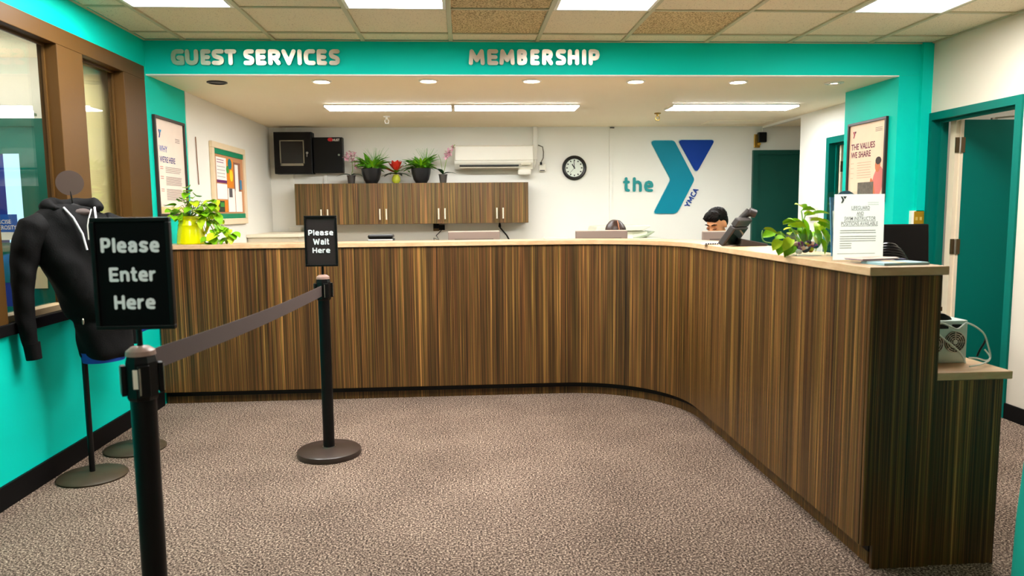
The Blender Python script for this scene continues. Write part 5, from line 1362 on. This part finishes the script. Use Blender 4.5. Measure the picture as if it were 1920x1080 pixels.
# ================================================================== GARMENT STANDS
def stand(x, y, lab, ztop, disc):
    t = thing('display_stand', lab, 'stand', (x, y, 0), 'garment display stands')
    MB().lathe((x, y, 0), [(.165, 0), (.168, .008), (.16, .016), (.06, .026), (.03, .03)], 40).build('base', mat('worn_olive_metal', (66, 55, 40), .5, var=.35, scale=12, spec=.3), t, True)
    MB().cyl((x, y, .028), (x, y, ztop - .2), .014).build('pole', 'black', t, True)
    if disc:
        c = Vector((x, y, ztop))
        d = at(130, 343, Y=y); c = Vector((d.x, y, d.z))
        MB().tube([(x, y, ztop - .2), (x, y, ztop - .12), (c.x, c.y, c.z - .03)], .004, 8).build('stem', 'black', t, True)
        MB().lathe(c + Vector((0, .004, 0)), [(.062, 0), (.062, .008)], 36, (.45, -.9, 0)).build('topper_disc', mat('brown_grey_disc', (84, 68, 60), .5), t)
    MB().tube([(x - .14 * .59, y - .14 * .81, ztop - .17), (x, y, ztop - .12), (x + .14 * .59, y + .14 * .81, ztop - .17)], .012, 8).build('shoulder_bar', 'black', t, True)
    return t


SX, SY = -1.955, 3.86
stand(SX, SY, 'display stand with a round dark topper carrying the black hoodie', 1.53, True)
stand(-1.93, 4.31, 'display stand behind the black hoodie near the window sill', 1.3, False)
hood = mat('black_fleece', (7, 6, 6), .8, var=.12, bump=.3, bscale=150, spec=.2)
S = Vector((-.59, -.81, 0)); N_ = Vector((.81, -.59, 0))
def gp(a, b, z, c=Vector((SX, SY, 0))): return c + S * a + N_ * b + Vector((0, 0, z))


def wrinkle(me, amp, f):
    for v in me.vertices: v.co += v.normal * amp * noise.noise(Vector((v.co.x * f + v.co.z * f * .5, v.co.y * f, v.co.z * f * .6)))


def garment(c, rings, n=32):
    rr = []
    for z, a, b, off, offs in rings:
        rr.append([c + S * (offs + a * (abs(math.cos(k * 6.2832 / n)) ** .8) * (1 if math.cos(k * 6.2832 / n) > 0 else -1)) + N_ * (b * math.sin(k * 6.2832 / n) + off) + Vector((0, 0, z)) for k in range(n)])
    return rr


t = thing('hoodie', 'black zip hoodie with white drawstrings hung on the display stand', 'hoodie', (SX, SY, .6))
c0 = Vector((SX, SY, 0))
bd = MB().loft(garment(c0, [(.62, .115, .09, .03, -.10), (.64, .13, .105, .03, -.10), (.80, .135, .11, .03, -.09), (.83, .125, .10, .02, -.085), (.86, .15, .12, .02, -.075), (.95, .16, .125, .02, -.05), (1.05, .175, .125, .01, -.025), (1.14, .19, .122, 0, 0), (1.24, .20, .112, 0, 0), (1.32, .205, .09, -.005, 0), (1.365, .185, .068, -.01, 0), (1.39, .14, .055, -.012, 0), (1.405, .085, .05, -.012, 0)]))
me = remesh(bd, .014, 3); wrinkle(me, .022, 9)
link('torso', me, hood, t)
for s_ in (1, -1):
    tb = MB().tube([gp(s_ * .14, 0, 1.325), gp(s_ * .195, .0, 1.305), gp(s_ * .235, .0, 1.2), gp(s_ * .262, .0, 1.05), gp(s_ * .268, .01, .92), gp(s_ * .262, .015, .80), gp(s_ * .25, .02, .735)], [.06, .072, .062, .052, .046, .04, .038], 16)
    me = remesh(tb, .012, 3); wrinkle(me, .010, 14)
    sv = link('sleeve', me, hood, t)
    MB().tube([gp(s_ * .251, .02, .75), gp(s_ * .245, .022, .67)], [.037, .034], 16).build('cuff', hood, sv, True)
hb = MB()
hb.tube([gp(.10, .045, 1.385), gp(.115, -.02, 1.41), gp(.075, -.085, 1.41), (gp(0, -.105, 1.40)), gp(-.075, -.085, 1.41), gp(-.115, -.02, 1.415), gp(-.10, .05, 1.39)], [.022, .034, .042, .046, .042, .036, .022], 14)
hb.ell(gp(0, -.1, 1.35), (.1, .09, .06))
me = remesh(hb, .01, 3); wrinkle(me, .012, 18); link('hood', me, hood, t)
MB().ell(gp(0, -.01, 1.375), (.085, .07, .03), 20, 12).build('collar_lining', mat('grey_lining', (70, 58, 54), .8), t, True)
for k, s_ in enumerate((1, -1)):
    MB().tube([gp(s_ * .075, .055, 1.40), gp(s_ * .055, .098, 1.35), gp(s_ * .03, .125, 1.27), gp(s_ * .02, .138, 1.19)][:4 if k == 0 else 4], .0052, 8).build('drawstring', mat('white_cord', (238, 226, 232), .6), t, True)
MB().tube([gp(-.05, .07, 1.39), gp(-.012, .11, 1.34), gp(.0, .118, 1.31), gp(.004, .128, 1.24)], .003, 6).build('zip_edge', mat('silver_zip', (220, 216, 206), .35, metal=.6), t, True)
MB().loft(garment(c0, [(.606, .10, .085, .025, -.085), (.66, .11, .09, .025, -.085)])).build('blue_hem', mat('blue_jersey', (24, 70, 170), .8), t, True)
MB().ell(gp(.07, .15, .84), (.006, .006, .016), 8, 6).build('zip_pull', 'steel', t)
t = thing('blue_shirt', 'blue shirt on the second display stand behind the hoodie', 'shirt', (-1.93, 4.31, .7))
c1 = Vector((-1.93, 4.31, 0))
bd = MB().loft(garment(c1, [(.70, .16, .11, 0, 0), (.9, .155, .105, 0, 0), (1.05, .16, .1, 0, 0), (1.1, .15, .08, 0, 0), (1.14, .1, .05, 0, 0)]))
me = remesh(bd, .014, 3); wrinkle(me, .016, 10); link('torso', me, mat('blue_jersey', (24, 70, 170)), t)
for s_ in (1, -1): link('sleeve', remesh(MB().tube([c1 + S * s_ * .13 + Vector((0, 0, 1.08)), c1 + S * s_ * .19 + Vector((0, 0, .98)), c1 + S * s_ * .2 + Vector((0, 0, .9))], [.05, .055, .05], 14), .012, 3), mat('blue_jersey', (24, 70, 170)), t)

# ================================================================== TEAL TUB CHAIR AT THE RIGHT EDGE
e0 = at(1899, 1060, Y=2.0); cxx, cyy = e0.x + .345 + .10, 2.0
t = thing('tub_chair', 'teal upholstered tub chair at the lower right edge', 'chair', (cxx, cyy, 0))
tf = mat('teal_upholstery', (0, 168, 148), .7, var=.08)
def ringc(r, z, n=40): return [Vector((cxx + r * math.cos(k * 6.2832 / n), cyy + r * math.sin(k * 6.2832 / n), z)) for k in range(n)]
MB().loft([ringc(.33, .06), ringc(.35, .09), ringc(.345, .35), ringc(.335, .52), ringc(.318, .585), ringc(.295, .60), ringc(.27, .585), ringc(.255, .45), ringc(.255, .40)], cap=False).build('shell', tf, t, True, angle=60)
MB().lathe((cxx, cyy, .30), [(.25, 0), (.252, .07), (.25, .13), (.2, .15)], 36).build('seat_cushion', tf, t, True)
for k in range(4):
    a = k * 1.5708 + .785; MB().cyl((cxx + .26 * math.cos(a), cyy + .26 * math.sin(a), 0), (cxx + .26 * math.cos(a), cyy + .26 * math.sin(a), .07), .018, .022).build('leg', 'black', t)
